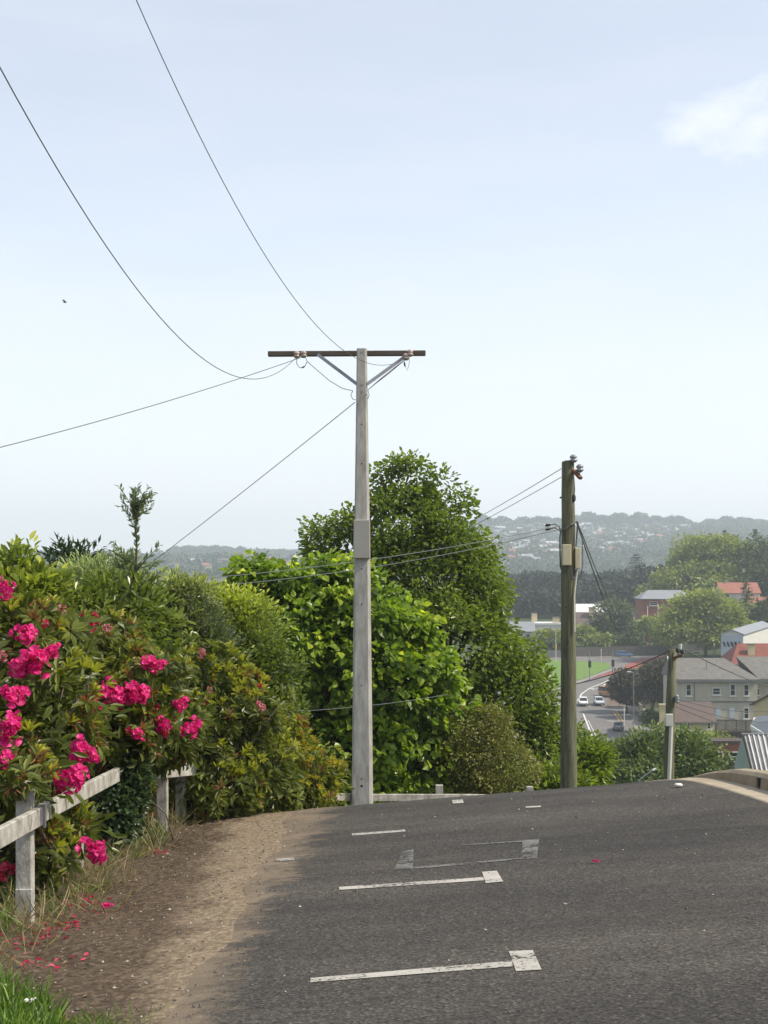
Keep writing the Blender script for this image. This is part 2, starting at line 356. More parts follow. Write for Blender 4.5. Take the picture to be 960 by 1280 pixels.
# ------------------------------------------------------------------ mesh helpers
def raw_mesh(name, V, loops, sizes, mats, tint=None, smooth=False, mi=None):
    me = bpy.data.meshes.new(name)
    V = np.asarray(V, np.float32); loops = np.asarray(loops, np.int32); sizes = np.asarray(sizes, np.int32)
    me.vertices.add(len(V)); me.vertices.foreach_set('co', V.ravel())
    me.loops.add(len(loops)); me.loops.foreach_set('vertex_index', loops)
    me.polygons.add(len(sizes))
    st = np.concatenate([[0], np.cumsum(sizes)[:-1]]).astype(np.int32)
    me.polygons.foreach_set('loop_start', st); me.polygons.foreach_set('loop_total', sizes)
    me.polygons.foreach_set('use_smooth', np.full(len(sizes), smooth))
    for m in (mats if isinstance(mats, (list, tuple)) else [mats]):
        me.materials.append(m)
    if mi is not None:
        me.polygons.foreach_set('material_index', np.asarray(mi, np.int32))
    if tint is not None:
        a = me.attributes.new('tint', 'FLOAT', 'POINT'); a.data.foreach_set('value', np.asarray(tint, np.float32))
    me.update(calc_edges=True); me.validate()
    return me


def link(name, me, parent=None, loc=None):
    o = bpy.data.objects.new(name, me); COL.objects.link(o)
    if parent is not None:
        o.parent = parent
        # meshes are written in world space; the parent is an empty (or mesh) at its own place
        o.location = -world_loc(parent) if loc is None else loc
    elif loc is not None:
        o.location = loc
    return o


def world_loc(o):
    v = Vector(o.location)
    while o.parent:
        o = o.parent; v = v + Vector(o.location)
    return v


def tag(o, label=None, cat=None, group=None, kind=None):
    if label: o['label'] = label
    if cat: o['category'] = cat
    if group: o['group'] = group
    if kind: o['kind'] = kind
    return o


def thing(name, label, cat, loc=(0, 0, 0), group=None, rotz=0):
    o = bpy.data.objects.new(name, None); COL.objects.link(o); o.location = loc; o.rotation_euler = (0, 0, rotz)
    o.empty_display_size = .2
    return tag(o, label, cat, group)


class MB:
    def __init__(s):
        s.v = []; s.f = []

    def add(s, vs, fs):
        n = len(s.v); s.v += [tuple(x) for x in vs]; s.f += [tuple(i + n for i in f) for f in fs]; return s

    def box(s, c, d, rot=0, taper=1.0):
        cx, cy, cz = c; dx, dy, dz = d[0] / 2, d[1] / 2, d[2] / 2
        ca, sa = math.cos(rot), math.sin(rot); vs = []
        for z, t in ((-dz, 1), (dz, taper)):
            for x, y in ((-dx, -dy), (dx, -dy), (dx, dy), (-dx, dy)):
                x *= t; y *= t
                vs.append((cx + x * ca - y * sa, cy + x * sa + y * ca, cz + z))
        return s.add(vs, [(3, 2, 1, 0), (4, 5, 6, 7), (0, 1, 5, 4), (1, 2, 6, 5), (2, 3, 7, 6), (3, 0, 4, 7)])

    def bar(s, a, b, w, h, up=(0, 0, 1)):
        a = Vector(a); b = Vector(b); d = (b - a).normalized(); u = Vector(up)
        if abs(d.dot(u)) > .95: u = Vector((0, 1, 0))
        r = d.cross(u).normalized(); u = r.cross(d).normalized(); vs = []
        for p in (a, b):
            for i, j in ((-1, -1), (1, -1), (1, 1), (-1, 1)):
                vs.append(p + r * (i * w / 2) + u * (j * h / 2))
        return s.add(vs, [(0, 1, 2, 3), (7, 6, 5, 4), (1, 0, 4, 5), (2, 1, 5, 6), (3, 2, 6, 7), (0, 3, 7, 4)])

    def tube(s, pts, rad, n=6, caps=True):
        pts = [Vector(p) for p in pts]
        if not isinstance(rad, (list, tuple)): rad = [rad] * len(pts)
        vs = []; fs = []; up = None
        for i, p in enumerate(pts):
            d = (pts[min(i + 1, len(pts) - 1)] - pts[max(i - 1, 0)])
            d = d.normalized() if d.length > 1e-9 else Vector((0, 0, 1))
            if up is None:
                up = Vector((0, 0, 1)) if abs(d.z) < .9 else Vector((1, 0, 0))
            r = d.cross(up)
            r = r.normalized() if r.length > 1e-6 else d.orthogonal().normalized()
            up = r.cross(d).normalized()
            for k in range(n):
                t = 2 * math.pi * k / n
                vs.append(p + (r * math.cos(t) + up * math.sin(t)) * rad[i])
        for i in range(len(pts) - 1):
            for k in range(n):
                a = i * n + k; b = i * n + (k + 1) % n
                fs.append((a, b, b + n, a + n))
        if caps:
            fs.append(tuple(range(n - 1, -1, -1))); fs.append(tuple(range((len(pts) - 1) * n, len(pts) * n)))
        return s.add(vs, fs)

    def lathe(s, c, prof, n=10):
        return s.tube([(c[0], c[1], c[2] + z) for r, z in prof], [max(r, .0005) for r, z in prof], n)

    def prism(s, poly, z0, z1):
        n = len(poly)
        return s.add([(x, y, z0) for x, y in poly] + [(x, y, z1) for x, y in poly],
                     [tuple(range(n - 1, -1, -1)), tuple(range(n, 2 * n))] + [(i, (i + 1) % n, (i + 1) % n + n, i + n) for i in range(n)])

    def mesh(s, name, mat, smooth=False):
        me = bpy.data.meshes.new(name); me.from_pydata([tuple(v) for v in s.v], [], s.f); me.update()
        if smooth: me.polygons.foreach_set('use_smooth', [True] * len(me.polygons))
        me.materials.append(mat); return me

    def build(s, name, mat, parent=None, smooth=False, local=False, label=None):
        o = link(name, s.mesh(name, mat, smooth), parent, Vector((0, 0, 0)) if local and parent is not None else None)
        if label: o['label'] = label
        return o


def bevel(o, w, seg=2):
    b = o.modifiers.new('bevel', 'BEVEL'); b.width = w; b.segments = seg; b.limit_method = 'ANGLE'
    return o


# ------------------------------------------------------------------ foliage
T_OVAL = (np.array([(0, 0, 0), (.38, .5, .10), (.78, .36, .06), (1, 0, -.10), (.78, -.36, .06), (.38, -.5, .10)]), [(0, 1, 2, 3), (0, 3, 4, 5)])
T_RHOMB = (np.array([(0, 0, 0), (.45, .5, .08), (1, 0, -.05), (.45, -.5, .08)]), [(0, 1, 2), (0, 2, 3)])
T_BROAD = (np.array([(0, 0, 0), (.12, .42, .03), (.45, .55, .10), (.80, .30, -.02), (1, 0, -.22), (.80, -.30, -.02), (.45, -.55, .10), (.12, -.42, .03)]),
           [(0, 1, 2, 3), (0, 3, 4), (0, 4, 5), (0, 5, 6, 7)])


def unit(a):
    return a / np.maximum(np.linalg.norm(a, axis=1, keepdims=True), 1e-9)


def leaves_mesh(name, pos, axis, nrm, length, width, tint, mat, tmpl):
    tv, tf = tmpl
    axis = unit(axis); side = unit(np.cross(nrm, axis)); nrm = np.cross(axis, side)
    n = len(pos); k = len(tv)
    L_ = np.broadcast_to(length, (n,))[:, None, None]; W = np.broadcast_to(width, (n,))[:, None, None]
    V = pos[:, None, :] + tv[None, :, 0:1] * L_ * axis[:, None, :] + tv[None, :, 1:2] * W * side[:, None, :] + tv[None, :, 2:3] * L_ * nrm[:, None, :]
    V = V.reshape(-1, 3)
    fl = np.array([i for f in tf for i in f]); sz = np.array([len(f) for f in tf])
    loops = (np.arange(n)[:, None] * k + fl[None]).ravel(); sizes = np.tile(sz, n)
    return raw_mesh(name, V, loops, sizes, mat, np.repeat(tint, k))


def lobe(u, v, y, ru, rv, ry=None, dy=0):
    s = y / F
    c = at(u, v, y)
    return (np.array((c.x, y + dy, c.z)), np.array((ru * s, (ry if ry is not None else ru * .9) * s, rv * s)))


LUMP = .26


def sample_lobes(lobes, n, shell, r=rng, cut=.72, lum=None):
    lum = LUMP if lum is None else lum
    """points through the outer layer of a union of ellipsoids; points deep inside another lobe are dropped"""
    w = np.array([(l[1][0] * l[1][1] + l[1][0] * l[1][2] + l[1][1] * l[1][2]) for l in lobes]); w = w / w.sum()
    C = np.array([l[0] for l in lobes]); E = np.array([l[1] for l in lobes])
    i = r.choice(len(lobes), n, p=w)
    d = unit(r.normal(size=(n, 3)))
    # uneven outline: a few random bumps per lobe
    ph = r.uniform(0, 6.28, (len(lobes), 3)); fq = r.uniform(2.2, 4.5, (len(lobes), 3))
    bump = 1 + .13 * (np.sin(d[:, 0] * fq[i, 0] * 1.6 + ph[i, 0]) + np.sin(d[:, 1] * fq[i, 1] * 1.6 + ph[i, 1]) + np.sin(d[:, 2] * fq[i, 2] * 1.6 + ph[i, 2])) * .8
    rad = (shell + (1 - shell) * r.random(n) ** .6) * bump
    p = C[i] + d * E[i] * rad[:, None]
    em = E[i].mean(1); sc = np.clip(em * .55, .12, 3.)
    q_ = p / sc[:, None] + ph[0]
    lump = (np.sin(q_[:, 0] * 2.1 + 1.7 * np.sin(q_[:, 2] * 1.3)) + np.sin(q_[:, 1] * 2.3 + 1.5 * np.sin(q_[:, 0] * 1.1)) + np.sin(q_[:, 2] * 2.2 + 1.6 * np.sin(q_[:, 1] * 1.4))) / 3
    stick = np.where(r.random(n) < .08, r.uniform(.02, .09, n), 0)
    p = p + d * E[i] * (lump * lum + stick * (lum / .2))[:, None]
    keep = (lump > -.42) | (r.random(n) < (.4 if lum < .25 else .22))
    for j in range(len(lobes)):
        q = (p - C[j]) / E[j]
        keep &= ~((np.linalg.norm(q, axis=1) < cut * shell) & (i != j))
    out = unit(d / E[i])
    return p[keep], out[keep]


def foliage(name, parent, lobes, n, per, size, aspect, mat, tmpl=T_RHOMB, shell=.72, clump=.25, droop=.2, up=.5, flat=.75, seed=0, young=.5, zmin=None, jitter=.35, lum=None, topy=0.):
    r = np.random.default_rng(1000 + seed)
    c, o = sample_lobes(lobes, n, shell, r, lum=lum)
    m = len(c)
    cl_t = r.random(m)                                   # each spray has its own age
    idx = np.repeat(np.arange(m), per)
    off = np.clip(r.normal(size=(len(idx), 3)), -1.55, 1.55) * clump * np.array((1, 1, .62))
    pos = c[idx] + off
    if zmin is not None:
        keep = pos[:, 2] > zmin(pos[:, 0], pos[:, 1]) if callable(zmin) else pos[:, 2] > zmin
        pos = pos[keep]; idx = idx[keep]; off = off[keep]
    k = len(pos)
    axis = unit(unit(off + 1e-6) * .8 + o[idx] * .6 + r.normal(size=(k, 3)) * .45 + np.array((0, 0, -droop)))
    nrm = unit(o[idx] * flat * .6 + np.array((0, 0, up)) + r.normal(size=(k, 3)) * .75)
    ln = size * r.uniform(1 - jitter, 1 + jitter, k)
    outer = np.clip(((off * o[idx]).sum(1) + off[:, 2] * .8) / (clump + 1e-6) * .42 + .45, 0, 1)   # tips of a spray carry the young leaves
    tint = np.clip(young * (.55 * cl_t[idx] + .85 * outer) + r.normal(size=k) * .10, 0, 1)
    if topy:                                             # sunlit tops and yellow tips painted into the leaf tint by height
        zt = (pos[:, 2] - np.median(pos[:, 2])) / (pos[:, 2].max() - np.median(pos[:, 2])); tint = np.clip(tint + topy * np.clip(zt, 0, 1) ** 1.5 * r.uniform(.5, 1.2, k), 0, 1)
    return link(name, leaves_mesh(name, pos, axis, nrm, ln, ln * aspect, tint, mat, tmpl), parent)


def limbs(name, parent, base, top, r0, lobes, mat, n=14, seed=0, twist=.15):
    r = random.Random(seed); mb = MB(); base = Vector(base); top = Vector(top)
    path = []
    for i in range(6):
        t = i / 5
        p = base.lerp(top, t); p += Vector((r.uniform(-1, 1), r.uniform(-1, 1), 0)) * twist * (top - base).length * .12 * (1 if 0 < i < 5 else 0)
        path.append(p)
    mb.tube(path, [r0 * (1 - .75 * i / 5) * (1.35 if i == 0 else 1) for i in range(6)], 9)
    rr = np.random.default_rng(seed)
    pts, _ = sample_lobes(lobes, n * 2, .55, rr)
    for k in range(min(n, len(pts))):
        e = Vector(pts[k]); t = r.uniform(.25, .9); s0 = path[int(t * 5)].lerp(path[min(int(t * 5) + 1, 5)], t * 5 % 1)
        e = s0.lerp(e, .92); mid = s0.lerp(e, .5) + Vector((r.uniform(-.1, .1), r.uniform(-.1, .1), .12)) * (e - s0).length
        ra = r0 * (1 - .75 * t) * .5
        mb.tube([s0, s0.lerp(mid, .5) + Vector((0, 0, .03)), mid, e], [ra, ra * .75, ra * .55, ra * .18], 6)
    return mb.build(name, mat, parent, True)


# ================================================================== SETTING
def sheet(name, xs, ys, zoff, mat, smooth=True, noise=None):
    X, Y = np.meshgrid(xs, ys)
    Z = G(X, Y) + zoff
    if noise is not None: Z = Z + noise(X, Y)
    V = np.stack([X, Y, Z], -1).reshape(-1, 3)
    nx, ny = len(xs), len(ys)
    i, j = np.meshgrid(np.arange(nx - 1), np.arange(ny - 1))
    a = (j * nx + i).ravel()
    loops = np.stack([a, a + 1, a + 1 + nx, a + nx], 1).ravel()
    return link(name, raw_mesh(name, V, loops, np.full(len(a), 4), mat, smooth=smooth))


ys = np.concatenate([np.arange(-40, 2, 2.), np.arange(2, 13.8, .1), np.arange(13.8, 18.5, .05), np.arange(18.5, 30, .5), np.arange(30, 70, 2), np.arange(70, 240, 5),
                     np.arange(240, 700, 15), np.arange(700, 1300, 40), np.arange(1300, 2700, 35), np.arange(2700, 3301, 100)])
xs = np.concatenate([-np.geomspace(1350, 8, 46), np.arange(-7.5, -3.6, .5), np.arange(-3.5, -.95, .07), np.arange(-.9, 3.8, .5), [3.75, 4.2, 5, 6, 7], np.geomspace(8, 1350, 46)])
_gn = np.random.default_rng(3)
_wk = [(_gn.uniform(2, 11), _gn.uniform(2, 11), _gn.uniform(0, 6.28), _gn.uniform(.4, 1)) for _ in range(14)]


def verge_noise(X, Y):
    n = sum(a * np.sin(X * kx * 1.3 + Y * ky + p) for kx, ky, p, a in _wk) * .006
    return n * sstep(-1.16, -1.5, X) * (1 - sstep(15, 18, Y)) * sstep(1, 3, Y) + .05 * sstep(-1.9, -2.6, X) * (1 - sstep(15, 18, Y))


ground = tag(sheet('ground', np.unique(xs), np.unique(ys), 0, M['ground'], noise=verge_noise),
             'brown dirt verge beside the asphalt and green land falling away to the valley and far hills', 'ground', kind='structure')

# near road
ry = ys[(ys > -38) & (ys < 58)]
_e = np.random.default_rng(5)
def road_left(y):
    return -1.02 + .05 * np.sin(y * 1.7) + .025 * np.sin(y * 4.9 + 1)
rx = np.concatenate([[0, .06, .12], np.linspace(.2, 1, 14)])
X = road_left(ry)[:, None] * (1 - rx[None]) + 3.36 * rx[None]
Y = np.repeat(ry[:, None], len(rx), 1)
V = np.stack([X, Y, G(X, Y) + np.where(rx < .01, -.006, .008)[None]], -1).reshape(-1, 3); nx = len(rx)
i, j = np.meshgrid(np.arange(nx - 1), np.arange(len(ry) - 1)); a = (j * nx + i).ravel()
road = link('road', raw_mesh('road', V, np.stack([a, a + 1, a + 1 + nx, a + nx], 1).ravel(), np.full(len(a), 4), M['asphalt'], smooth=True))
tag(road, 'worn dark grey asphalt street with dusty left edge running over the crest', 'road', kind='structure')


def decal(name, quads, mat, label, off=.012, seg=14):
    """thin paint laid on the road, given as ground quads ((x,y) x 4), subdivided so it follows the surface"""
    V = []; Fc = []
    for q in quads:
        q = [np.array(p, float) for p in q]; n0 = len(V)
        for s_ in range(seg + 1):
            t = s_ / seg
            for k in range(3):
                w = k / 2
                p = (q[0] * (1 - t) + q[1] * t) * (1 - w) + (q[3] * (1 - t) + q[2] * t) * w
                V.append((p[0], p[1], g(p[0], p[1]) + off))
        for s_ in range(seg):
            for k in range(2):
                b = n0 + s_ * 3 + k; Fc.append((b, b + 3, b + 4, b + 1))
    me = bpy.data.meshes.new(name); me.from_pydata(V, [], Fc); me.materials.append(mat); me.update()
    o = link(name, me)
    return tag(o, label, 'road marking', kind='structure')


def rp(u, v):                              # picture position -> point of the near street
    k = (v - HZ) / F + .08 * (u - CU) / F - .0685
    y = 1.5 / k
    return ((u - CU) / F * y, y)


M1 = [[rp(388, 1225.5), rp(640, 1204), rp(641, 1211), rp(388, 1231)], [rp(636, 1192), rp(666, 1190.5), rp(677, 1215), rp(645, 1217)]]
M2 = [[rp(424, 1110.8), rp(604, 1098.6), rp(605, 1102.6), rp(424, 1114.6)], [rp(602.5, 1092), rp(621, 1090.5), rp(629, 1104), rp(607, 1106)]]
M3 = [[rp(440, 1043.6), rp(506, 1038.6), rp(507, 1041), rp(440, 1046.2)]]
M4 = [[rp(565, 1001.5), rp(578, 1000.3), rp(580, 1005), rp(566, 1005.8)]]
MF = [[rp(503, 1066), rp(517, 1063.5), rp(516, 1089), rp(492, 1090)], [rp(653, 1052), rp(674, 1051), rp(671, 1075), rp(652, 1076)],
      [rp(575, 1057.6), rp(655, 1052.5), rp(655, 1054), rp(575, 1059)], [rp(517, 1086), rp(652, 1074), rp(652, 1076), rp(517, 1088.5)]]
decal('parking_marking', M1, M['paint_line'], 'white T shaped parking tick nearest the camera on the asphalt')
decal('parking_marking', M2, M['paint_line'], 'white T shaped parking tick just below the faded old box')
decal('parking_marking', M3, M['paint_thin'], 'worn white parking tick without its head above the faded box')
decal('parking_marking', M4, M['paint_line'], 'small white end block of a parking tick on the crest below the pole')
decal('parking_marking', MF, M['paint_faded'], 'faded grey outline of an old parking box on the asphalt')
decal('parking_marking', [[rp(345, 1075), rp(367, 1074), rp(368, 1077), rp(346, 1078)]], M['paint_thin'], 'short pale dash near the dusty left edge of the street')
decal('parking_marking', [[rp(657, 1009.6), rp(676, 1008.6), rp(676, 1010.3), rp(657, 1011.3)]], M['paint_thin'], 'thin pale dash near the crest below the wooden pole')

# kerb and gutter at the right of the crest
KB = [(3.02, 15.6, .0), (3.20, 15.0, .015), (3.31, 14.55, .07), (3.39, 14.0, .12), (3.45, 13.3, .145), (3.485, 12.6, .15), (3.51, 11.5, .15), (3.54, 9.0, .15), (3.58, 2.0, .15), (3.6, -20, .15)]
def kerb_strip(name, mat, prof, label):
    """prof(h): cross-section points (dx, dz) from the road side outwards"""
    pts = []
    for (a, b) in zip(KB[:-1], KB[1:]):
        n = max(2, int(abs(a[1] - b[1]) / .18)) if b[1] > 5 else 5
        for t in np.linspace(0, 1, n, endpoint=False): pts.append([a[k] * (1 - t) + b[k] * t for k in range(3)])
    vs = []; fs = []; m = None
    for (x, y, h) in pts:
        pr = prof(h); m = len(pr)
        for dx, dz in pr:
            vs.append((x + dx, y, g(min(x + dx, 3.6), y) + dz))
    for i in range(len(pts) - 1):
        for k in range(m - 1):
            b = i * m + k; fs.append((b, b + 1, b + 1 + m, b + m))
    me = bpy.data.meshes.new(name); me.from_pydata(vs, [], fs); me.materials.append(mat); me.update()
    return tag(link(name, me), label, name, kind='structure')
kerb_strip('kerb', M['kerb'], lambda h: [(0, -.02), (.012, h * .8), (.05, h + .004), (.17, h + .006), (.19, h - .03), (.22, -.6)], 'weathered tan concrete kerb curving over the crest')
kerb_strip('gutter', M['gutter'], lambda h: [(-.26, .004), (-.24, .016), (-.12, .010), (.004, .014)], 'pale sandy concrete gutter along the kerb')
dr = thing('drain_slot', 'small dark drain outlet in the face of the tan kerb', 'drain', (3.46, 13.15, g(3.46, 13.15) + .02))
MB().box((3.458, 13.15, g(3.46, 13.15) + .075), (.02, .07, .085)).build('opening', M['black'], dr)
b_ = MB(); q_ = g(3.46, 13.15) + .075; b_.prism([(3.444, 13.10), (3.470, 13.10), (3.470, 13.114), (3.456, 13.114), (3.456, 13.186), (3.470, 13.186), (3.470, 13.20), (3.444, 13.20)], q_ - .05, q_ - .043); b_.build('surround', M['rust'], dr)

# ================================================================== NEAR FENCE
fy = lambda u, v: rp(u, v)
fence = thing('white_fence', 'peeling white post and rail fence half buried in pink rhododendrons', 'fence', (-2.24, 8.97, g(-2.24, 8.97)))
def post(parent, x, y, h, w=.10, d=.09, below=.15, label=None, mat='white_paint'):
    z = g(x, y)
    o = MB().box((x, y, z + (h - below) / 2), (w, d, h + below)).build('post', M[mat], parent, label=label)
    bevel(o, .006, 1)
    return o
for (x, y, h) in [(-2.22, 6.6, .88), (-2.26, 8.97, .90), (-2.40, 11.1, .88), (-2.34, 12.15, .96), (-2.24, 12.95, .66), (-2.10, 13.5, .66), (-2.04, 14.3, .70)]:
    post(fence, x, y, h)
pz = g(-2.24, 8.97)
o = MB().box((-2.255, 8.912, pz + .11), (.105, .016, .25)).build('splice_board', M['white_paint'], fence); bevel(o, .004, 1)
def rail(parent, a, b, w, h, mat='white_paint'):
    o = MB().bar(a, b, w, h).build('rail', M[mat], parent); bevel(o, .006, 1); return o
rA = at(40, 1023, 8.93); rB = at(151, 966, 12.1)
rA.x += .02
d = (rA - rB) / (rA.y - rB.y)
rail(fence, rA + d * -2.8, rA + d * .13, .045, .118)
rail(fence, rA + d * .135 + Vector((0, 0, .012)), rB, .045, .118)
rail(fence, at(172, 967, 12.75), at(243, 961, 14.3), .05, .13)
MB().box(tuple(rA + d * .134 + Vector((.03, 0, .0))), (.012, .035, .15)).build('joint_strap', M['white_paint'], fence)

ff = thing('white_fence', 'low white rail fence at the foot of the trees beyond the crest', 'fence', at(549, 1003, 22.4))
def fpost(u, vt, y, w=.115):
    p = at(u, vt, y); z0 = g(p.x, y) - .2
    return bevel(MB().box((p.x, y, (p.z + z0) / 2), (w, .1, p.z - z0)).build('post', M['white_paint'], ff), .006, 1)
fpost(549, 981, 22.5); fpost(405, 985, 21.2); fpost(662, 983, 23.9)
rail(ff, at(392, 995.5, 21.0), at(452, 997, 22.0), .05, .115)
rail(ff, at(452.2, 997, 22.0), at(590, 997, 22.6), .05, .11)
rail(ff, at(590.2, 997, 22.6), at(690, 999, 24.2), .05, .11)

# ================================================================== CONCRETE POLE
PY = 21.7
pb = at(453.5, 1005, PY); zg = g(pb.x, PY)
cp = thing('power_pole', 'tall grey concrete power pole with a timber crossarm', 'power pole', (pb.x, PY, zg))
def sect(u0, u1, v): return ((u0 - CU) / F * PY, (u1 - CU) / F * PY, -(v - HZ) / F * PY)
mb = MB(); secs = [sect(446, 458.6, 436), sect(442.6, 462.8, 697), sect(439.8, 466.4, 1010)]
k = (secs[2][2] - (zg - .5)) / (secs[1][2] - secs[2][2])
secs.append((secs[2][0] - (secs[1][0] - secs[2][0]) * k, secs[2][1] + (secs[2][1] - secs[1][1]) * k, zg - .5))
vs = []; fs = []
for (x0, x1, z) in secs:
    w = (x1 - x0); ch = w * .17; dp = w * .75
    for px, py in ((x0, -dp / 2 + ch), (x0 + ch * .6, -dp / 2), (x1 - ch, -dp / 2), (x1, -dp / 2 + ch), (x1, dp / 2), (x0, dp / 2)):
        vs.append((px, PY + py, z))
for i in range(len(secs) - 1):
    for q in range(6):
        a = i * 6 + q; b2 = i * 6 + (q + 1) % 6; fs.append((a + 6, b2 + 6, b2, a))
fs.append((0, 1, 2, 3, 4, 5))
mb.add(vs, fs); mb.build('shaft', M['concrete'], cp)
# cable cover boxed round the middle
x0, x1, z1 = sect(442.2, 462.2, 650); _, _, z0 = sect(0, 0, 698)
bevel(MB().box(((x0 + x1) / 2 + .003, PY - .065, (z0 + z1) / 2), (x1 - x0 + .012, .24, z1 - z0), taper=.97).build('cable_cover', M['concrete_cover'], cp), .012)
arm_y = PY + .17
a0 = at(335, 442.5, arm_y); a1 = at(532, 441.5, arm_y)
bevel(MB().bar(a0, a1, .10, .078).build('crossarm', M['arm_wood'], cp), .008, 1)
MB().bar(at(397, 443, arm_y - .07), at(446, 480, PY - .05), .05, .012, (0, 1, 0)).build('brace', M['galv'], cp)
MB().bar(at(510, 443, arm_y - .07), at(459, 480, PY - .05), .05, .012, (0, 1, 0)).build('brace', M['galv'], cp)
def insul(parent, p, s=1.0, mat='porcelain'):
    mb = MB(); mb.lathe(p, [(.012 * s, -.05 * s), (.03 * s, -.045 * s), (.055 * s, -.02 * s), (.055 * s, -.008 * s), (.03 * s, 0), (.05 * s, .02 * s), (.05 * s, .034 * s), (.026 * s, .06 * s), (.0, .065 * s)], 10)
    return mb.build('insulator', M[mat], parent, True)
IL1 = at(371, 444, arm_y - .10); IL2 = at(379.5, 443.5, arm_y - .10); IR = at(512.5, 442, arm_y - .10); IR2 = at(507.5, 446.5, arm_y - .10)
for p in (IL1, IL2, IR, IR2): insul(cp, p)
for v in (441.5, 482, 490.5, 531, 580, 711, 755, 856, 972, 981):
    x0, x1, z = sect(452.2, 453.2, v)
    wd = .16 if False else None
    w_ = np.interp(v, [436, 697, 1010], [.154, .246, .324]) * .75 / 2
    mb = MB(); rr_ = .022 if v in (441.5, 482, 490.5) else (.02 if v == 981 else .012)
    yy = PY - w_ - .002
    if 650 < v < 698: yy -= .1
    mb.tube([(x0, yy + .02, z), (x0, yy, z)], rr_, 8); mb.build('bolt', M['galv'] if v in (441.5, 482, 490.5) else M['dark_metal'], cp)

# ================================================================== WOODEN POLE
WY = 24.0
wb = at(710.5, 985, WY); wz = g(wb.x, WY)
wp = thing('power_pole', 'thick weathered timber power pole with two cream fuse boxes', 'power pole', (wb.x, WY, wz))
mb = MB(); n = 16; prof = []
rr = random.Random(4)
for i in range(25):
    t = i / 24; v = 578 + (1075 - 578) * t
    c = at(np.interp(v, [578, 980], [710, 710.8]) + rr.uniform(-.25, .25), v, WY); c.z = c.z if v < 1000 else c.z
    prof.append((c, np.interp(v, [578, 980], [7.9, 10.6]) / F * WY * (1 + rr.uniform(-.015, .015))))
mb.tube([p for p, r_ in prof][::-1], [r_ for p, r_ in prof][::-1], n)
mb.build('shaft', M['wood_pole'], wp, True)
MB().lathe(tuple(at(710, 578, WY) + Vector((0, 0, .002))), [(.105, 0), (.1, .012), (.05, .03), (0.001, .032)], 14).build('cap', M['wood_pole'], wp)
PR = 9 / F * WY
bevel(MB().box(tuple(at(708.2, 693.7, WY - .155)), (11 / F * WY, .12, 26 / F * WY)).build('fuse_box', M['box_cream'], wp), .012)
bevel(MB().box(tuple(at(721.8, 698, WY - .06)), (6.5 / F * WY, .14, 26 / F * WY)).build('fuse_box', M['box_cream'], wp), .012)
bevel(MB().bar(at(717, 588, WY - .07), at(726, 598, WY - .25), .07, .05).build('crossarm', M['rust'], wp), .004, 1)
insul(wp, at(716.7, 574, WY - .1), 1.25, 'glassy_grey'); insul(wp, at(724.7, 586, WY - .2), 1.25, 'glassy_grey')
MB().tube([at(716.7, 574, WY - .1) + Vector((0, 0, -.05)), at(716.7, 585, WY - .1)], .008).build('insulator_pin', M['dark_metal'], wp)
MB().tube([at(724.7, 586, WY - .2) + Vector((0, 0, -.05)), at(724.7, 596, WY - .2)], .008).build('insulator_pin', M['dark_metal'], wp)
cab = MB()
cab.tube([at(699.5, 660, WY - .08), at(702, 663, WY - .14), at(707, 661, WY - .17), at(714, 656, WY - .16), at(720.5, 652, WY - .08), at(722, 657, WY - .08), at(721, 672, WY - .09), at(720, 683, WY - .12)], .013)
cab.tube([at(701, 663, WY - .13), at(700, 672, WY - .11), at(700, 690, WY - .12), at(700.5, 708, WY - .12), at(703, 716, WY - .15), at(706.5, 712, WY - .17), at(706.5, 707, WY - .17)], .014)
cab.tube([at(719.8, 712, WY - .1), at(719, 720, WY - .12), at(716, 724, WY - .15), at(713.5, 716, WY - .17), at(713, 708, WY - .17)], .013)
cab.tube([at(723, 655, WY - .06), at(728, 675, WY - .08), at(728.5, 705, WY - .08), at(726, 722, WY - .08), at(722, 718, WY - .08), at(721.5, 711, WY - .08)], .008)
cab.tube([at(717.5, 596, WY - .1), at(718.5, 612, WY - .12), at(717.5, 625, WY - .13)], .007)
cab.build('cable', M['wire'], wp)
MB().tube([at(722, 712, WY - .08), at(720.5, 722, WY - .1), at(718, 745, WY - .12), at(718.5, 790, WY - .13)], .012).build('conduit', M['box_white'], wp)
for (u, v) in ((708, 759), (710, 803), (712, 938), (700.8, 622)):
    c = at(u, v, WY - np.interp(v, [578, 980], [7.9, 10.6]) / F * WY + .01)
    MB().tube([c + Vector((0, .03, 0)), c + Vector((0, -.012, 0))], .016, 8).build('bolt', M['dark_metal'], wp)
MB().lathe(tuple(at(717.2, 622.5, WY - .07)), [(.02, -.06), (.035, -.03), (.035, .03), (.02, .06)], 8).build('bracket', M['dark_metal'], wp)

# ================================================================== THIRD POLE
TY = 40.0
tb = at(836, 985, TY); tz = g(tb.x, TY)
tp = thing('power_pole', 'distant mossy timber pole with a white cable conduit just over the crest', 'power pole', (tb.x, TY, tz))
mb = MB(); mb.tube([Vector((at(834, 1060, TY).x, TY, tz - .2)), at(836, 960, TY), at(838, 880, TY), at(841, 812, TY)], [.155, .145, .13, .115], 12)
mb.build('shaft', M['wood_pole'], tp, True)
bevel(MB().box(tuple(at(836.5, 900, TY - .19)), (9 / F * TY, .12, 15 / F * TY)).build('fuse_box', M['box_white'], tp), .01)
MB().tube([at(835, 1010, TY - .19), at(839, 908, TY - .19)], .055, 8).build('conduit', M['box_white'], tp)
MB().bar(at(841, 823, TY - .12), at(853.5, 819, TY - .3), .07, .07).build('crossarm', M['rust'], tp)
insul(tp, at(847, 813, TY - .25), 1.2, 'dark_metal'); insul(tp, at(853, 815, TY - .32), 1.2, 'dark_metal')
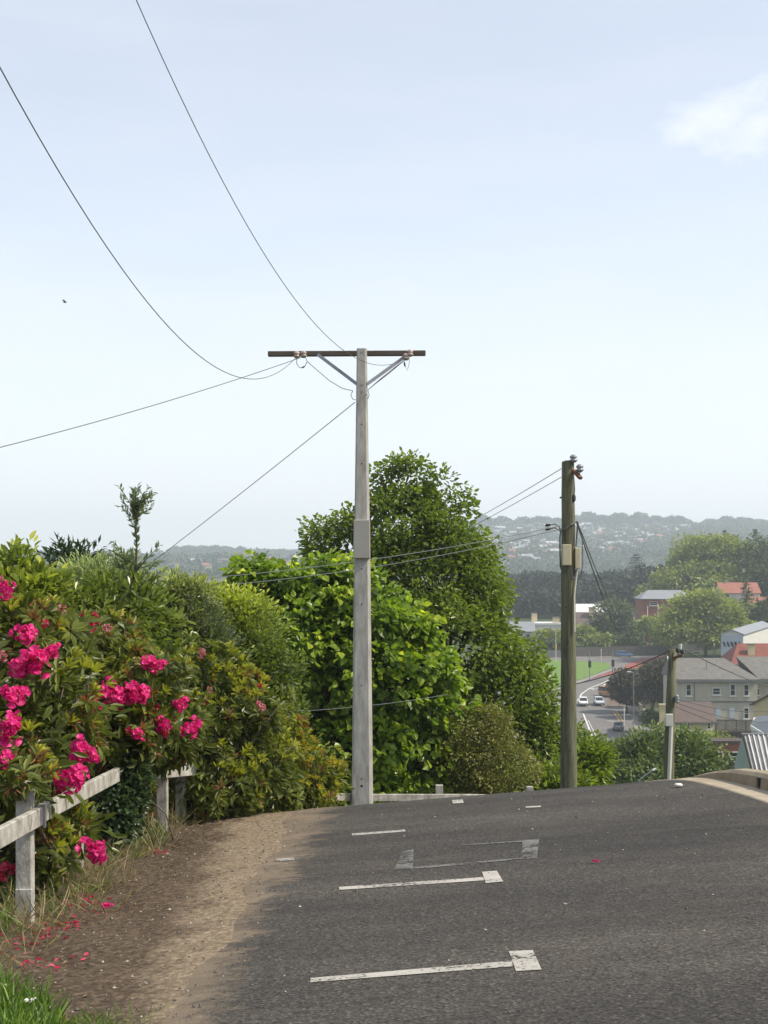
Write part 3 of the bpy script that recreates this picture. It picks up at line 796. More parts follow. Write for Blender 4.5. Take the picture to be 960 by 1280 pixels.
MB().tube([at(850.5, 820, TY - .2), at(850.5, 805, TY - .2)], .045, 8).build('switch', M['box_white'], tp)
for dv in (0, 4): insul(tp, at(846, 872 + dv, TY - .15), 1.3, 'glassy_grey')


# ================================================================== WIRES
def wire(label, pts, rad=.011, mat='wire', name='power_line'):
    mb = MB(); mb.tube(pts, rad, 5)
    o = mb.build(name, M[mat]); return tag(o, label, 'cable')


def span(a, b, sag, n=24, ext=0):
    a = Vector(a); b = Vector(b); out = []
    for i in range(n + 1):
        t = i / n * (1 + ext); p = a.lerp(b, t); p.z -= sag * 4 * t * (1 - t); out.append(p)
    return out


def fit_wire(A, uB, yB, pics, ext=1.35, n=40):
    """wire in a vertical plane between the insulator A and the side it leaves by; its sag is fitted to the photographed curve"""
    xB = (uB - CU) / F * yB
    Y, Z = [A.y], [A.z]
    for (u, v) in pics:
        k = (u - CU) / F; m_ = (xB - A.x) / (yB - A.y)
        y = (A.x - m_ * A.y) / (k - m_)
        Y.append(y); Z.append(-(v - HZ) / F * y)
    co = np.polyfit(np.array(Y) - A.y, np.array(Z) - A.z, 2 if len(pics) > 3 else 1, w=[8] + [1] * len(pics))
    out = []
    for i in range(n + 1):
        t = i / n * ext; y = A.y + (yB - A.y) * t
        out.append(Vector((A.x + (xB - A.x) * t, y, A.z + np.polyval(co, y - A.y) - co[-1])))
    return out


wire('sagging cable from the inner left insulator out over the fence', fit_wire(IL1 + Vector((-.02, -.03, -.05)), 0, 9.0, [(345, 470), (320, 475), (290, 467.5), (240, 437), (150, 332), (75, 212), (0, 90)]), .0047)
wire('long cable from the right insulators to the top edge of the sky', fit_wire(IR2 + Vector((-.02, -.03, -.03)), 168, 10.5, [(480, 459), (430, 440), (390, 400), (330, 315), (265, 200), (215, 95), (168, 0)]), .0040)
wire('straight service cable from the crossarm to the far side of the bushes', fit_wire(IL2 + Vector((-.02, -.03, -.04)), 0, 17.0, [(300, 473), (240, 491), (120, 528), (60, 545), (0, 558)]), .0055)
wire('straight stay cable slanting from the concrete pole down behind the bushes', span(at(443.5, 503, PY), at(190, 703, 30), .02), .0065)
jm = MB()
jm.tube([IL1 + Vector((0, -.03, -.04)), at(371, 455, arm_y - .14), at(375, 460, arm_y - .14), at(381, 458, arm_y - .14), at(384, 452, arm_y - .14), IL2 + Vector((.03, -.03, -.04))], .006)
jm.tube([at(384, 452, arm_y - .14), at(398, 464, arm_y - .16), at(412, 476, arm_y - .2), at(428, 485.5, PY - .12), at(441, 488.5, PY - .1)], .006)
jm.tube([at(441, 488.5, PY - .1), at(438.5, 494, PY - .1), at(441, 499, PY - .1), at(444.5, 500, PY - .1)], .006)
jm.build('jumper_cable', M['wire'], cp)
jm = MB()
jm.tube([IR2 + Vector((0, -.03, -.03)), at(490, 462, arm_y - .15), at(474, 475, PY - .08), at(460, 487.5, PY - .1), at(461.5, 494, PY - .1), at(459.5, 499, PY - .1)], .0065)
jm.tube([IR2 + Vector((0, -.03, -.03)), at(487, 466, arm_y - .15), at(470, 479, PY - .08), at(460, 487.5, PY - .1)], .0065)
jm.tube([at(505, 448, arm_y - .14), at(506.5, 458, arm_y - .14), at(509, 463, arm_y - .14), at(511.5, 455, arm_y - .14), at(511.5, 445, arm_y - .14)], .004)
jm.build('jumper_cable', M['wire'], cp)
MB().tube([at(505.3, 453, arm_y - .14), at(506.3, 458, arm_y - .14)], .014).build('connector', M['dark_metal'], cp)
MB().tube([at(377.5, 460, arm_y - .14), at(380.5, 458, arm_y - .14)], .012).build('connector', M['dark_metal'], cp)

wire('upper of two cables from the timber pole top running behind the big tree', span(at(701.5, 586, WY - .05), at(540, 677, 46), .05), .0065)
wire('lower of two cables from the timber pole top running behind the big tree', span(at(701.5, 596.5, WY - .05), at(540, 682, 46), .05), .0065, 'wire_light')
wire('cable from the timber pole crossing in front of the big tree, above its twin', span(at(700, 657.5, WY - .1), at(200, 727, 22.6), .12), .0065, 'wire_light')
wire('cable from the timber pole crossing in front of the big tree, below its twin', span(at(700, 661.5, WY - .1), at(200, 737, 22.9), .16), .0065, 'wire_light')
for v, y, lb in ((655, WY - .22, 'upper black tension clamp on a cable beside the timber pole'), (660, WY - .22, 'lower black tension clamp on a cable beside the timber pole')):
    c = thing('cable_clamp', lb, 'cable clamp', at(688, v + 1.5, WY - .1))
    MB().tube([at(681.5, v + 2.4, WY - .1), at(684, v + 1.4, WY - .1), at(688, v + .8, WY - .1)], [.012, .03, .022], 6).build('body', M['black'], c)
    MB().tube([at(688, v + .8, WY - .1), at(694, v, WY - .1), at(700, v + 4, WY - .1)], .009, 5).build('tail', M['wire'], c)
wire('slanting service cable from the timber pole down to the valley houses, outer one', span(at(721.5, 652, WY - .06), at(790, 775, 150), 1.2), .011)
wire('slanting service cable from the timber pole down to the valley houses, inner one', span(at(721.5, 655, WY - .06), at(786, 782, 150), 1.4), .012)
wire('cable from the distant pole top sloping down across the grey roof', span(at(853, 811, TY - .3), at(990, 866, 62), .15), .016)
wire('cable from the distant pole top passing over the valley road', span(at(840, 812, TY - .1), at(660, 862, 46), .25), .016)
for i, (v2, lb) in enumerate(((886, 'topmost'), (901, 'middle'), (915, 'lowest'))):
    wire(lb + ' of three cables from the middle of the distant pole over the cottage roof', span(at(842, 872 + i * 5, TY - .14), at(975, v2, 66), .25), .013)
wire('thin grey cable across the lower leaves of the lime tree', span(at(370, 889, 22.3), at(560, 868, 23.2), .04), .0035, 'wire_light')

# ================================================================== TREES AND SHRUBS NEAR
def ground_min(x, y):
    return G(x, y) + .03


def plant(name, label, cat, lobes, n, per, size, aspect, mat, tmpl=T_RHOMB, r0=.05, bark='bark', base=None, nl=14, seed=0, group=None, part='crown', **kw):
    C = np.array([l[0] for l in lobes]); c = C.mean(0)
    bx, by = (c[0], c[1]) if base is None else base
    bz = g(bx, by)
    t = thing(name, label, cat, (bx, by, bz), group)
    top = (c[0], c[1], bz + (C[:, 2].max() - bz) * .72)
    limbs('trunk' if part == 'crown' else 'stem', t, (bx, by, bz - .1), top, r0, lobes, M[bark], nl, seed)
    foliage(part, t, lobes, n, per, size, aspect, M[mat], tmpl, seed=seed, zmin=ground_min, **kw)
    return t


Y1 = 35
plant('broadleaf_tree', 'tallest dark green leafy tree behind the concrete pole', 'tree',
      [lobe(507, 612, Y1, 27, 42), lobe(500, 655, Y1, 62, 52), lobe(555, 665, Y1, 38, 55), lobe(540, 720, Y1, 88, 75), lobe(586, 745, Y1, 42, 60), lobe(450, 690, Y1, 52, 45), lobe(408, 690, Y1, 20, 18),
       lobe(558, 810, Y1, 100, 80), lobe(600, 800, Y1, 32, 42), lobe(630, 862, Y1, 44, 45), lobe(600, 900, Y1, 95, 75), lobe(655, 932, Y1, 60, 58), lobe(720, 950, Y1, 28, 40), lobe(500, 820, Y1, 80, 80), lobe(500, 930, Y1, 90, 80)],
      3600, 27, .125, .54, 'lf_big', T_OVAL, r0=.24, nl=34, seed=1, lum=.30, clump=.18, shell=.70, droop=.35, up=.45)
Y2 = 25.6
plant('lime_tree', 'bright green broad leaved tree with pale tips beside the concrete pole', 'tree',
      [lobe(325, 738, Y2, 36, 30), lobe(322, 712, Y2, 16, 12), lobe(400, 735, Y2, 42, 32), lobe(375, 790, Y2, 75, 60), lobe(440, 740, Y2, 40, 32), lobe(500, 785, Y2, 38, 34), lobe(525, 830, Y2, 38, 42), lobe(460, 830, Y2, 75, 70),
       lobe(360, 860, Y2, 70, 65), lobe(500, 900, Y2, 62, 60), lobe(420, 930, Y2, 80, 65), lobe(522, 960, Y2, 40, 40), lobe(345, 930, Y2, 60, 60), lobe(440, 990, Y2, 110, 40)],
      1050, 34, .13, .82, 'lf_lime', T_BROAD, r0=.14, nl=34, seed=2, lum=.32, clump=.165, shell=.66, droop=.55, up=.6, young=.6)
plant('olive_bush', 'rounded olive green small leaved bush below the tall tree', 'bush',
      [lobe(590, 930, 25.5, 42, 46), lobe(622, 955, 25.5, 42, 40), lobe(575, 965, 25.5, 40, 36), lobe(615, 905, 25.5, 20, 20)],
      1000, 22, .06, .5, 'lf_olive', T_RHOMB, r0=.04, seed=3, clump=.10, shell=.66, part='foliage', young=.35, lum=.34)
plant('ground_shrub', 'low leafy shrub at the foot of the timber pole', 'bush',
      [lobe(690, 985, 27, 50, 25), lobe(735, 960, 27.5, 22, 32)], 420, 14, .12, .5, 'lf_big', T_OVAL, r0=.03, seed=33, clump=.14, part='foliage')

plant('laurel_bush', 'upright glossy laurel with pale shoot at the far corner of the hedge', 'bush',
      [lobe(12, 765, 13.5, 50, 48), lobe(21, 716, 13.5, 9, 24), lobe(-20, 730, 13.5, 14, 24), lobe(52, 745, 13.5, 18, 26)], 420, 15, .10, .45, 'lf_laurel', T_OVAL, r0=.03, seed=4, clump=.09, up=.3, droop=-.35, part='foliage', young=.6)
plant('dark_shrub', 'dark narrow leaved shrub peaking between the laurel and the silvery shrub', 'bush',
      [lobe(90, 726, 17, 26, 40), lobe(70, 745, 17, 28, 34), lobe(112, 745, 17, 36, 45)], 420, 14, .10, .3, 'lf_dark', T_RHOMB, r0=.03, seed=5, clump=.11, droop=-.1, part='foliage')
plant('silvery_shrub', 'grey green willowy shrub in front of the dark shrub', 'bush',
      [lobe(125, 738, 14.8, 44, 30), lobe(150, 728, 14.8, 18, 24), lobe(110, 765, 14.8, 55, 40)], 520, 15, .085, .24, 'lf_grey', T_RHOMB, r0=.025, seed=6, clump=.10, droop=-.3, part='foliage')
plant('green_shrub', 'mid green leafy shrub below the silvery shrub', 'bush',
      [lobe(140, 772, 13.9, 55, 36), lobe(85, 770, 13.8, 50, 30), lobe(170, 790, 14.2, 45, 45)], 520, 13, .10, .36, 'lf_laurel', T_OVAL, r0=.025, seed=7, clump=.10, droop=.0, part='foliage', young=.3)

# tall sapling: one thin stem, leaves along it and a tuft on top
sb = at(168, 900, 14.0); sz = g(sb.x, 14.0)
sp = thing('sapling', 'thin tall sapling with a leafy tuft rising above the hedge', 'sapling', (sb.x, 14.0, sz))
st = MB(); path = [Vector((sb.x + .03, 14.0, sz - .1)), at(166, 800, 14.0), at(169, 730, 14.0), at(171, 680, 14.0), at(168, 640, 14.0), at(166.5, 613, 14.0)]
st.tube(path, [.022, .018, .013, .009, .006, .003], 6)
rs = np.random.default_rng(77); P, A_, tint = [], [], []
def shoot(p0, p1, n, spread=.75):
    p0 = np.array(p0); p1 = np.array(p1); d_ = (p1 - p0) / np.linalg.norm(p1 - p0)
    for i in range(n):
        t = (i + rs.random()) / n; q = rs.normal(size=3); q -= d_ * q.dot(d_); q /= np.linalg.norm(q)
        P.append(p0 + (p1 - p0) * t); A_.append(d_ * spread + q * .8 + np.array((0, 0, .15))); tint.append(.35 + .5 * t * rs.random() + .25 * (rs.random() < .35))
for i in range(1, 5): shoot(path[i], path[i + 1], 60 if i > 2 else 34)
for k in range(17):
    v0 = rs.uniform(632, 665); s0 = at(168.5, v0, 14.0); e = at(168 + rs.uniform(-24, 24), v0 - rs.uniform(16, 34), 14.0 + rs.uniform(-.15, .15))
    st.tube([s0, e], [.004, .002], 4); shoot(s0, e, 16)
for k in range(44):
    v0 = rs.uniform(705, 830); s0 = at(169, v0, 14.0); e = at(169 + rs.uniform(-34, 40), v0 - rs.uniform(8, 34), 14.0 + rs.uniform(-.28, .28))
    st.tube([s0, e], [.006, .002], 4); shoot(s0, e, 30)
st.build('stem', M['bark'], sp)
P = np.array(P); A_ = np.array(A_); ln = rs.uniform(.05, .08, len(P))
link('foliage', leaves_mesh('foliage', P, A_, unit(rs.normal(size=(len(P), 3)) + np.array((0, -.3, .6))), ln, ln * .32, np.clip(np.array(tint), 0, 1), M['lf_sapling'], T_RHOMB), sp)

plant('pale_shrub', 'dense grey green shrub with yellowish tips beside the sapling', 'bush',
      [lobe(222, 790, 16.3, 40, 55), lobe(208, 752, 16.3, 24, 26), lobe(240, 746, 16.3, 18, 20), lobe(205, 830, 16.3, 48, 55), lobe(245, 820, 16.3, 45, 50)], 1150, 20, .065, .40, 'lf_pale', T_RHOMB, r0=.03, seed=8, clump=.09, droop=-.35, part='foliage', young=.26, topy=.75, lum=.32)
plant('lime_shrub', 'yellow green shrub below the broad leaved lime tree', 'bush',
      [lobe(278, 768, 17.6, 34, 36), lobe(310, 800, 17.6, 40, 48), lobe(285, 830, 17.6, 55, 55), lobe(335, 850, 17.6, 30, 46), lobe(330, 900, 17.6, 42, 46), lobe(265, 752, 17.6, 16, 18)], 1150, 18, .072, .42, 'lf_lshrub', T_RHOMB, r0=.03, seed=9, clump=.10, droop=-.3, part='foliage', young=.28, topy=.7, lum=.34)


# -------------------------------------------------- rhododendrons
def rosettes(name, parent, lobes, n, seed, lime=.25, leaf=.125, mat='lf_rhodo', zcut=ground_min, shell=.78):
    r = np.random.default_rng(seed)
    c, o = sample_lobes(lobes, n, shell, r, cut=.85)
    z = zcut(c[:, 0], c[:, 1]); keep = c[:, 2] > z + .06; c = c[keep]; o = o[keep]
    m = len(c); ax = unit(o * .8 + np.array((0, 0, .55)) + r.normal(size=(m, 3)) * .3)
    per = 10
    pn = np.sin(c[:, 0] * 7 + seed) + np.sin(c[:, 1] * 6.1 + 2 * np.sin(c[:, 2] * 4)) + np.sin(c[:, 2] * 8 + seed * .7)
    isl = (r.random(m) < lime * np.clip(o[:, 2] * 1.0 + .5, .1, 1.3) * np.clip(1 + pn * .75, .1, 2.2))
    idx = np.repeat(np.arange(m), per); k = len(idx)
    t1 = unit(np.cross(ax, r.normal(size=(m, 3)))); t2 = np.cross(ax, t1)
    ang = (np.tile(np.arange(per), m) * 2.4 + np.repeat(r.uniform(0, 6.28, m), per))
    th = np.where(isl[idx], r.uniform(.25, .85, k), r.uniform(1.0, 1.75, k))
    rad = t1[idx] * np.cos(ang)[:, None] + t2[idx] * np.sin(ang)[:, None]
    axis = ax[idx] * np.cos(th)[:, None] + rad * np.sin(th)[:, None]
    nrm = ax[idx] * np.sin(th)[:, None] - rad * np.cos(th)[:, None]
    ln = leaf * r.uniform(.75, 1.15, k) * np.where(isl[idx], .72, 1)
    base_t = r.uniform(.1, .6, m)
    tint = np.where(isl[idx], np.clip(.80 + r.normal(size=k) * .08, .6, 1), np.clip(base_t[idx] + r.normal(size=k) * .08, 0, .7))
    pos = c[idx] + axis * .012
    link(name, leaves_mesh(name, pos, axis, nrm + np.array((0, 0, .15)), ln, ln * np.where(isl[idx], .26, .31), tint, M[mat], T_OVAL), parent)
    return c, o, ax


def spent(parent, c, ax, sel, seed):
    r = np.random.default_rng(seed); idx = np.repeat(sel, 16); k = len(idx)
    axis = unit(ax[idx] * .9 + r.normal(size=(k, 3)) * .75)
    ln = r.uniform(.05, .11, k)
    o_ = link('spent_bloom', leaves_mesh('spent_bloom', c[idx] + axis * .01, axis, r.normal(size=(k, 3)), ln, ln * .13, r.random(k), M['spent'], T_RHOMB), parent)
    o_['kind'] = 'stuff'


def truss_mesh(name, mat, seed, nfl=20, R_=.068, pet=.040):
    """ball of ruffled five-petalled florets"""
    r = np.random.default_rng(seed); P, A_, Nn, T, Ln = [], [], [], [], []
    for i in range(nfl):
        zc = 1 - (i + .5) / nfl * 1.45; t = i * 2.399 + r.normal() * .2
        d_ = np.array((math.sqrt(max(0, 1 - zc * zc)) * math.cos(t), math.sqrt(max(0, 1 - zc * zc)) * math.sin(t), zc)); d_ /= np.linalg.norm(d_)
        c = d_ * R_ * r.uniform(.45, 1.3) * np.array((1, 1, .8)) + r.normal(size=3) * .010; ti = r.random()
        a = np.cross(d_, r.normal(size=3)); a /= np.linalg.norm(a); b = np.cross(d_, a)
        for k in range(5):
            an = k * 1.2566 + r.normal() * .12; ra = a * math.cos(an) + b * math.sin(an)
            ax = ra * .85 + d_ * .55
            P.append(c - d_ * .012); A_.append(ax + r.normal(size=3) * .28); Nn.append(d_ * .85 - ra * .55 + r.normal(size=3) * .4); T.append(np.clip(.25 + .5 * ti + r.normal() * .16, 0, 1)); Ln.append(pet * r.uniform(.85, 1.15))
    tm = (np.array([(0, 0, 0), (.3, .30, .04), (.7, .52, .10), (.95, .26, -.02), (1.0, 0, .04), (.95, -.26, -.02), (.7, -.52, .10), (.3, -.30, .04), (.6, 0, -.05)]),
          [(0, 1, 2, 8), (2, 3, 4, 8), (4, 5, 6, 8), (6, 7, 0, 8)])
    return leaves_mesh(name, np.array(P), np.array(A_), np.array(Nn), np.array(Ln), np.array(Ln) * 1.0, np.array(T), mat, tm)


TR = {'m': [truss_mesh('flower_truss', M['petal'], 10 + i, 15 + 2 * i) for i in range(4)], 'r': [truss_mesh('flower_truss', M['petal_red'], 20 + i, 9, .05, .040) for i in range(2)],
      'p': [truss_mesh('flower_truss', M['petal_pale'], 30 + i, 9, .055, .042) for i in range(2)]}


def truss(parent, u, v, y, s=1.0, kind='m'):
    r = random.Random(int(u * 7 + v)); p = at(u, v, y)
    o_ = bpy.data.objects.new('flower_truss', r.choice(TR[kind])); COL.objects.link(o_); o_.parent = parent
    o_.location = p - world_loc(parent)
    d_ = Vector((.25 + r.uniform(-.35, .35), -.9, .55 + r.uniform(-.3, .3)))
    q = d_.to_track_quat('Z', 'Y'); o_.rotation_mode = 'QUATERNION'; o_.rotation_quaternion = q @ Matrix.Rotation(r.uniform(0, 6.28), 4, 'Z').to_quaternion()
    s *= .9; o_.scale = (s, s * r.uniform(.85, 1.1), s * r.uniform(.7, 1.0))
    if kind == 'r': o_['label'] = 'fading crimson flower cluster'
    if kind == 'p': o_['label'] = 'faded pale pink flower cluster'
    return o_


def bush_stems(parent, base, pts, n, seed, r0=.022):
    r = random.Random(seed); mb = MB()
    for k in range(n):
        e = Vector(r.choice(list(pts))); b = Vector(base) + Vector((r.uniform(-.35, .35), r.uniform(-.35, .35), 0)); b.z = g(b.x, b.y) - .05
        m1 = b.lerp(e, .35) + Vector((r.uniform(-.08, .08), r.uniform(-.08, .08), .06)); m2 = b.lerp(e, .7) + Vector((r.uniform(-.06, .06), r.uniform(-.06, .06), .05))
        mb.tube([b, m1, m2, e], [r0, r0 * .7, r0 * .45, r0 * .2], 6)
    return mb.build('stem', M['bark_pale'], parent, True)


def rhodo(label, lobes, base, n, seed, flowers, lime=.25, spent_n=60, leaf=.125, mat='lf_rhodo'):
    t = thing('rhododendron_bush', label, 'flowering bush', (base[0], base[1], g(*base)), 'rhododendron bushes along the white fence')
    c, o, ax = rosettes('foliage', t, lobes, n, seed, lime, leaf, mat)
    bush_stems(t, (base[0], base[1], 0), c, 46, seed)
    rr_ = np.random.default_rng(seed); sel = rr_.choice(len(c), min(spent_n, len(c)), replace=False)
    if spent_n: spent(t, c, ax, sel, seed)
    # inner leaves: thin darker fill so that the bush is not hollow
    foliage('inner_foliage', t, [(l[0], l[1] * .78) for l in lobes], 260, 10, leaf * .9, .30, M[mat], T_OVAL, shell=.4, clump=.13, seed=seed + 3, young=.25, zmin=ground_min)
    for f in flowers: truss(t, *f)
    return t


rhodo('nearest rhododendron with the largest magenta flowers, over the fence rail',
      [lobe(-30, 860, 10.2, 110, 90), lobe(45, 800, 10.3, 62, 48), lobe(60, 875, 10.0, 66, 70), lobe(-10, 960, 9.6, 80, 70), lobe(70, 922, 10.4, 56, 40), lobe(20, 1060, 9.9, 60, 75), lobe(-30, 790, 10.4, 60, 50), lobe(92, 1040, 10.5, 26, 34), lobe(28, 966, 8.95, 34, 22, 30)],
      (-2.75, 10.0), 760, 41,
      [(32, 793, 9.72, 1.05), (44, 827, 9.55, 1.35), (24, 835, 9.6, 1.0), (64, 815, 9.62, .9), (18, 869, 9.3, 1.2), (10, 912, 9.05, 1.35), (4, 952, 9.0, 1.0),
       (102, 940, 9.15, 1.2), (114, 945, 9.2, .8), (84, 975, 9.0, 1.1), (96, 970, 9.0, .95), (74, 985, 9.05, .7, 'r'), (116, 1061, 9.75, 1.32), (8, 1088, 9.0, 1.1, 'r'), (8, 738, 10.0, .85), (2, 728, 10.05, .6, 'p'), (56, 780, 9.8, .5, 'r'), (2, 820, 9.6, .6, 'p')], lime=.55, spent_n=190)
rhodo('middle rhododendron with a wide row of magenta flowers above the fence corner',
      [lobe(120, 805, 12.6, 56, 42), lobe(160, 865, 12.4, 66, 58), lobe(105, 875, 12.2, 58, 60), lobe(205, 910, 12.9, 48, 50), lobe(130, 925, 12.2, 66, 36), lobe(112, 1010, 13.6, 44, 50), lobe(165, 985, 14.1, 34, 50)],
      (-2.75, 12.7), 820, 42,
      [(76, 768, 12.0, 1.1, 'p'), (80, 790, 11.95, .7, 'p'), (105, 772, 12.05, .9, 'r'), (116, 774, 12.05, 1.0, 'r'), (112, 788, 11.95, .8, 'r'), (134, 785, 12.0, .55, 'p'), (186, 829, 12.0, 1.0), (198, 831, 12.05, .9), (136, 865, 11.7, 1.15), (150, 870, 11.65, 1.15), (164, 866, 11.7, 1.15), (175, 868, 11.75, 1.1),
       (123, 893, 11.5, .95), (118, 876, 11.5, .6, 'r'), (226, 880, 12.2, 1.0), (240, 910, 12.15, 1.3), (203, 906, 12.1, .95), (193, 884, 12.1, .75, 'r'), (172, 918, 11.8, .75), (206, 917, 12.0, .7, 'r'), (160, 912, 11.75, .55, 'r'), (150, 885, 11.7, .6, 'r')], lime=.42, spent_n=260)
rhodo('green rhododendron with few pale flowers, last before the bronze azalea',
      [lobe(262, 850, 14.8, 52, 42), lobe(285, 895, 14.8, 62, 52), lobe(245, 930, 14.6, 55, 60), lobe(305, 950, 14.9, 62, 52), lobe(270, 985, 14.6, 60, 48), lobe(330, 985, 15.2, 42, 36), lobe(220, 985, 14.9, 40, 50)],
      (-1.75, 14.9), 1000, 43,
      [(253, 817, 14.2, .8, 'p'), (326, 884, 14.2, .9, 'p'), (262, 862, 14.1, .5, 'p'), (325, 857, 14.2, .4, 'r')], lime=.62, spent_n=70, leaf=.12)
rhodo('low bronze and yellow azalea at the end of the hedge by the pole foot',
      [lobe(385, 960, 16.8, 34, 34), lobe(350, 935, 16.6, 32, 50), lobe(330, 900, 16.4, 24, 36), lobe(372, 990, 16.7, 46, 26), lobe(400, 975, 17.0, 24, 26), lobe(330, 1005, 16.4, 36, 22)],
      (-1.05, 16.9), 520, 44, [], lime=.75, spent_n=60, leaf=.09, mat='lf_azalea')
# ivy tangle on the corner post
iv = thing('ivy', 'dark ivy tangle smothering the fence corner post', 'ivy', (-2.15, 12.4, g(-2.15, 12.4)))
foliage('foliage', iv, [lobe(158, 985, 12.1, 17, 36, 20), lobe(143, 1020, 11.9, 18, 30, 20)], 280, 12, .045, .8, M['lf_dark'], T_BROAD, shell=.5, clump=.07, seed=51, young=.7, zmin=ground_min)
bush_stems(iv, (-2.2, 12.5, 0), [at(158, 965, 12.3), at(150, 1000, 12.3), at(185, 985, 13.2)], 9, 52, .008)

# ================================================================== GRASS, LITTER, PETALS
def blades(name, pts, h, lean, mat, label, cat, wid=.06, seed=1):
    r = np.random.default_rng(seed); n = len(pts)
    axis = unit(np.stack([r.normal(size=n) * lean, r.normal(size=n) * lean, np.ones(n)], 1))
    nrm = r.normal(size=(n, 3)); nrm[:, 2] *= .2
    z = G(pts[:, 0], pts[:, 1]) + verge_noise(pts[:, 0], pts[:, 1])
    P = np.stack([pts[:, 0], pts[:, 1], z - .005], 1)
    ln = h * r.uniform(.45, 1.2, n)
    tm = (np.array([(0, .5, 0), (0, -.5, 0), (.5, .42, -.03), (.5, -.42, -.03), (.85, .22, -.16), (.85, -.22, -.16), (1, 0, -.28)]), [(0, 1, 3, 2), (2, 3, 5, 4), (4, 5, 6)])
    o_ = link(name, leaves_mesh(name, P, axis, nrm, ln, ln * wid, r.random(n), mat, tm))
    return tag(o_, label, cat, kind='stuff')


def scatter(n, x0, x1, y0, y1, seed, clump=0, centres=12):
    r = np.random.default_rng(seed)
    if not clump: return np.stack([r.uniform(x0, x1, n), r.uniform(y0, y1, n)], 1)
    c = np.stack([r.uniform(x0, x1, centres), r.uniform(y0, y1, centres)], 1)
    return c[r.integers(0, centres, n)] + r.normal(size=(n, 2)) * clump


p1 = scatter(5200, -2.3, -1.42, 5.4, 6.95, 1)
p1 = p1[(p1[:, 0] < -1.42 - (p1[:, 1] - 5.9) * .34 + .1 * np.sin(p1[:, 1] * 9))]
p1b = scatter(800, -1.6, -1.1, 5.5, 6.2, 12, .08, 16)
blades('grass', np.concatenate([p1, p1b[(p1b[:, 1] < 6.4) & (p1b[:, 0] < -1.4)]]), .17, .45, M['grass'], 'bright green grass tuft in the near corner of the verge', 'grass', .065, 2)
p1c = scatter(420, -1.45, -1.02, 5.6, 6.35, 22, .05, 26)
blades('sparse_grass', p1c[p1c[:, 0] < -.98], .07, .7, M['grass'], 'short sparse grass creeping over the dirt at the near edge', 'grass', .07, 23)
p2 = np.concatenate([scatter(1000, -2.9, -2.2, 7.0, 15, 3, .10, 40), scatter(160, -2.25, -2.0, 9.0, 14.5, 4, .06, 14)])
blades('grass', p2, .2, .6, M['grass'], 'thin green grass growing along the foot of the fence', 'grass', .045, 5)
p3 = np.concatenate([scatter(1100, -2.5, -1.95, 7.0, 14.6, 6, .09, 36)])
blades('dry_grass', p3, .27, .75, M['straw'], 'straw coloured dry grass around the fence posts', 'grass', .028, 7)
p4 = scatter(24, -2.2, -1.45, 5.7, 6.6, 8)
cl = MB()
for q in p4: cl.lathe((q[0], q[1], g(q[0], q[1]) + random.uniform(.06, .17)), [(.001, -.008), (.009, -.004), (.010, .004), (.001, .010)], 6)
tag(cl.build('clover', M['clover']), 'tiny white clover heads in the bright grass', 'clover', kind='stuff')


def flat_bits(name, pts, size, mat, label, cat, seed, lift=.012, asp=.6, road=False):
    r = np.random.default_rng(seed); n = len(pts)
    z = G(pts[:, 0], pts[:, 1]) + (0.012 if road else verge_noise(pts[:, 0], pts[:, 1])) + lift * r.uniform(.4, 1, n)
    a = r.uniform(0, 6.28, n); axis = np.stack([np.cos(a), np.sin(a), r.normal(size=n) * .25], 1)
    nrm = np.stack([r.normal(size=n) * .35, r.normal(size=n) * .35, np.ones(n)], 1)
    ln = size * r.uniform(.5, 1.4, n)
    return tag(link(name, leaves_mesh(name, np.stack([pts[:, 0], pts[:, 1], z], 1), axis, nrm, ln, ln * asp, r.random(n), mat, T_OVAL)), label, cat, kind='stuff')


pp = [rp(u, v) for u, v in ((60, 1165), (75, 1160), (85, 1163), (92, 1128), (108, 1128), (132, 1138), (85, 1150), (20, 1170), (40, 1180), (66, 1205), (55, 1173), (205, 1065), (180, 1052), (22, 1205), (30, 1150))]
pr = np.random.default_rng(9); pts = np.array(pp)[pr.integers(0, len(pp), 190)] + pr.normal(size=(190, 2)) * np.array((.07, .16))
flat_bits('fallen_petals', pts, .032, M['petal_red'], 'pink petals dropped on the soil beneath the fence', 'petals', 10)
flat_bits('leaf_litter', np.concatenate([scatter(1700, -2.6, -1.55, 5.8, 14.8, 11), scatter(160, -1.5, -.8, 5.8, 14.8, 13)]), .022, M['litter'], 'brown leaf litter and twigs strewn over the dirt verge', 'leaf litter', 14, asp=.4)
ps = np.concatenate([scatter(900, -2.2, -.7, 5.6, 14.8, 15), scatter(240, -.7, 3.1, 5.6, 14.5, 16)])
st_ = MB(); tt = []
rst = np.random.default_rng(17)
def stones(name, pts, label):
    V, loops, sizes, tint = [], [], [], []
    base = np.array([(1, 0, 0), (0, 1, 0), (-1, 0, 0), (0, -1, 0), (0, 0, .8), (0, 0, -.5)]); fc = [(0, 1, 4), (1, 2, 4), (2, 3, 4), (3, 0, 4), (1, 0, 5), (2, 1, 5), (3, 2, 5), (0, 3, 5)]
    for k, q in enumerate(pts):
        s_ = rst.uniform(.003, .011) * (1.6 if rst.random() < .06 else 1); z = g(q[0], q[1]) + (.008 if q[0] > -1 else float(verge_noise(q[0], q[1])))
        vv = base * s_ * rst.uniform(.6, 1.3, (6, 1)) + np.array((q[0], q[1], z + s_ * .3))
        loops += [i + len(V) for f in fc for i in f]; sizes += [3] * 8; V += [tuple(x) for x in vv]; tint += [rst.random()] * 6
    return tag(link(name, raw_mesh(name, V, loops, sizes, M['stone'], tint)), label, 'loose stones', kind='stuff')
stones('gravel', ps, 'loose small stones scattered over the verge and asphalt')
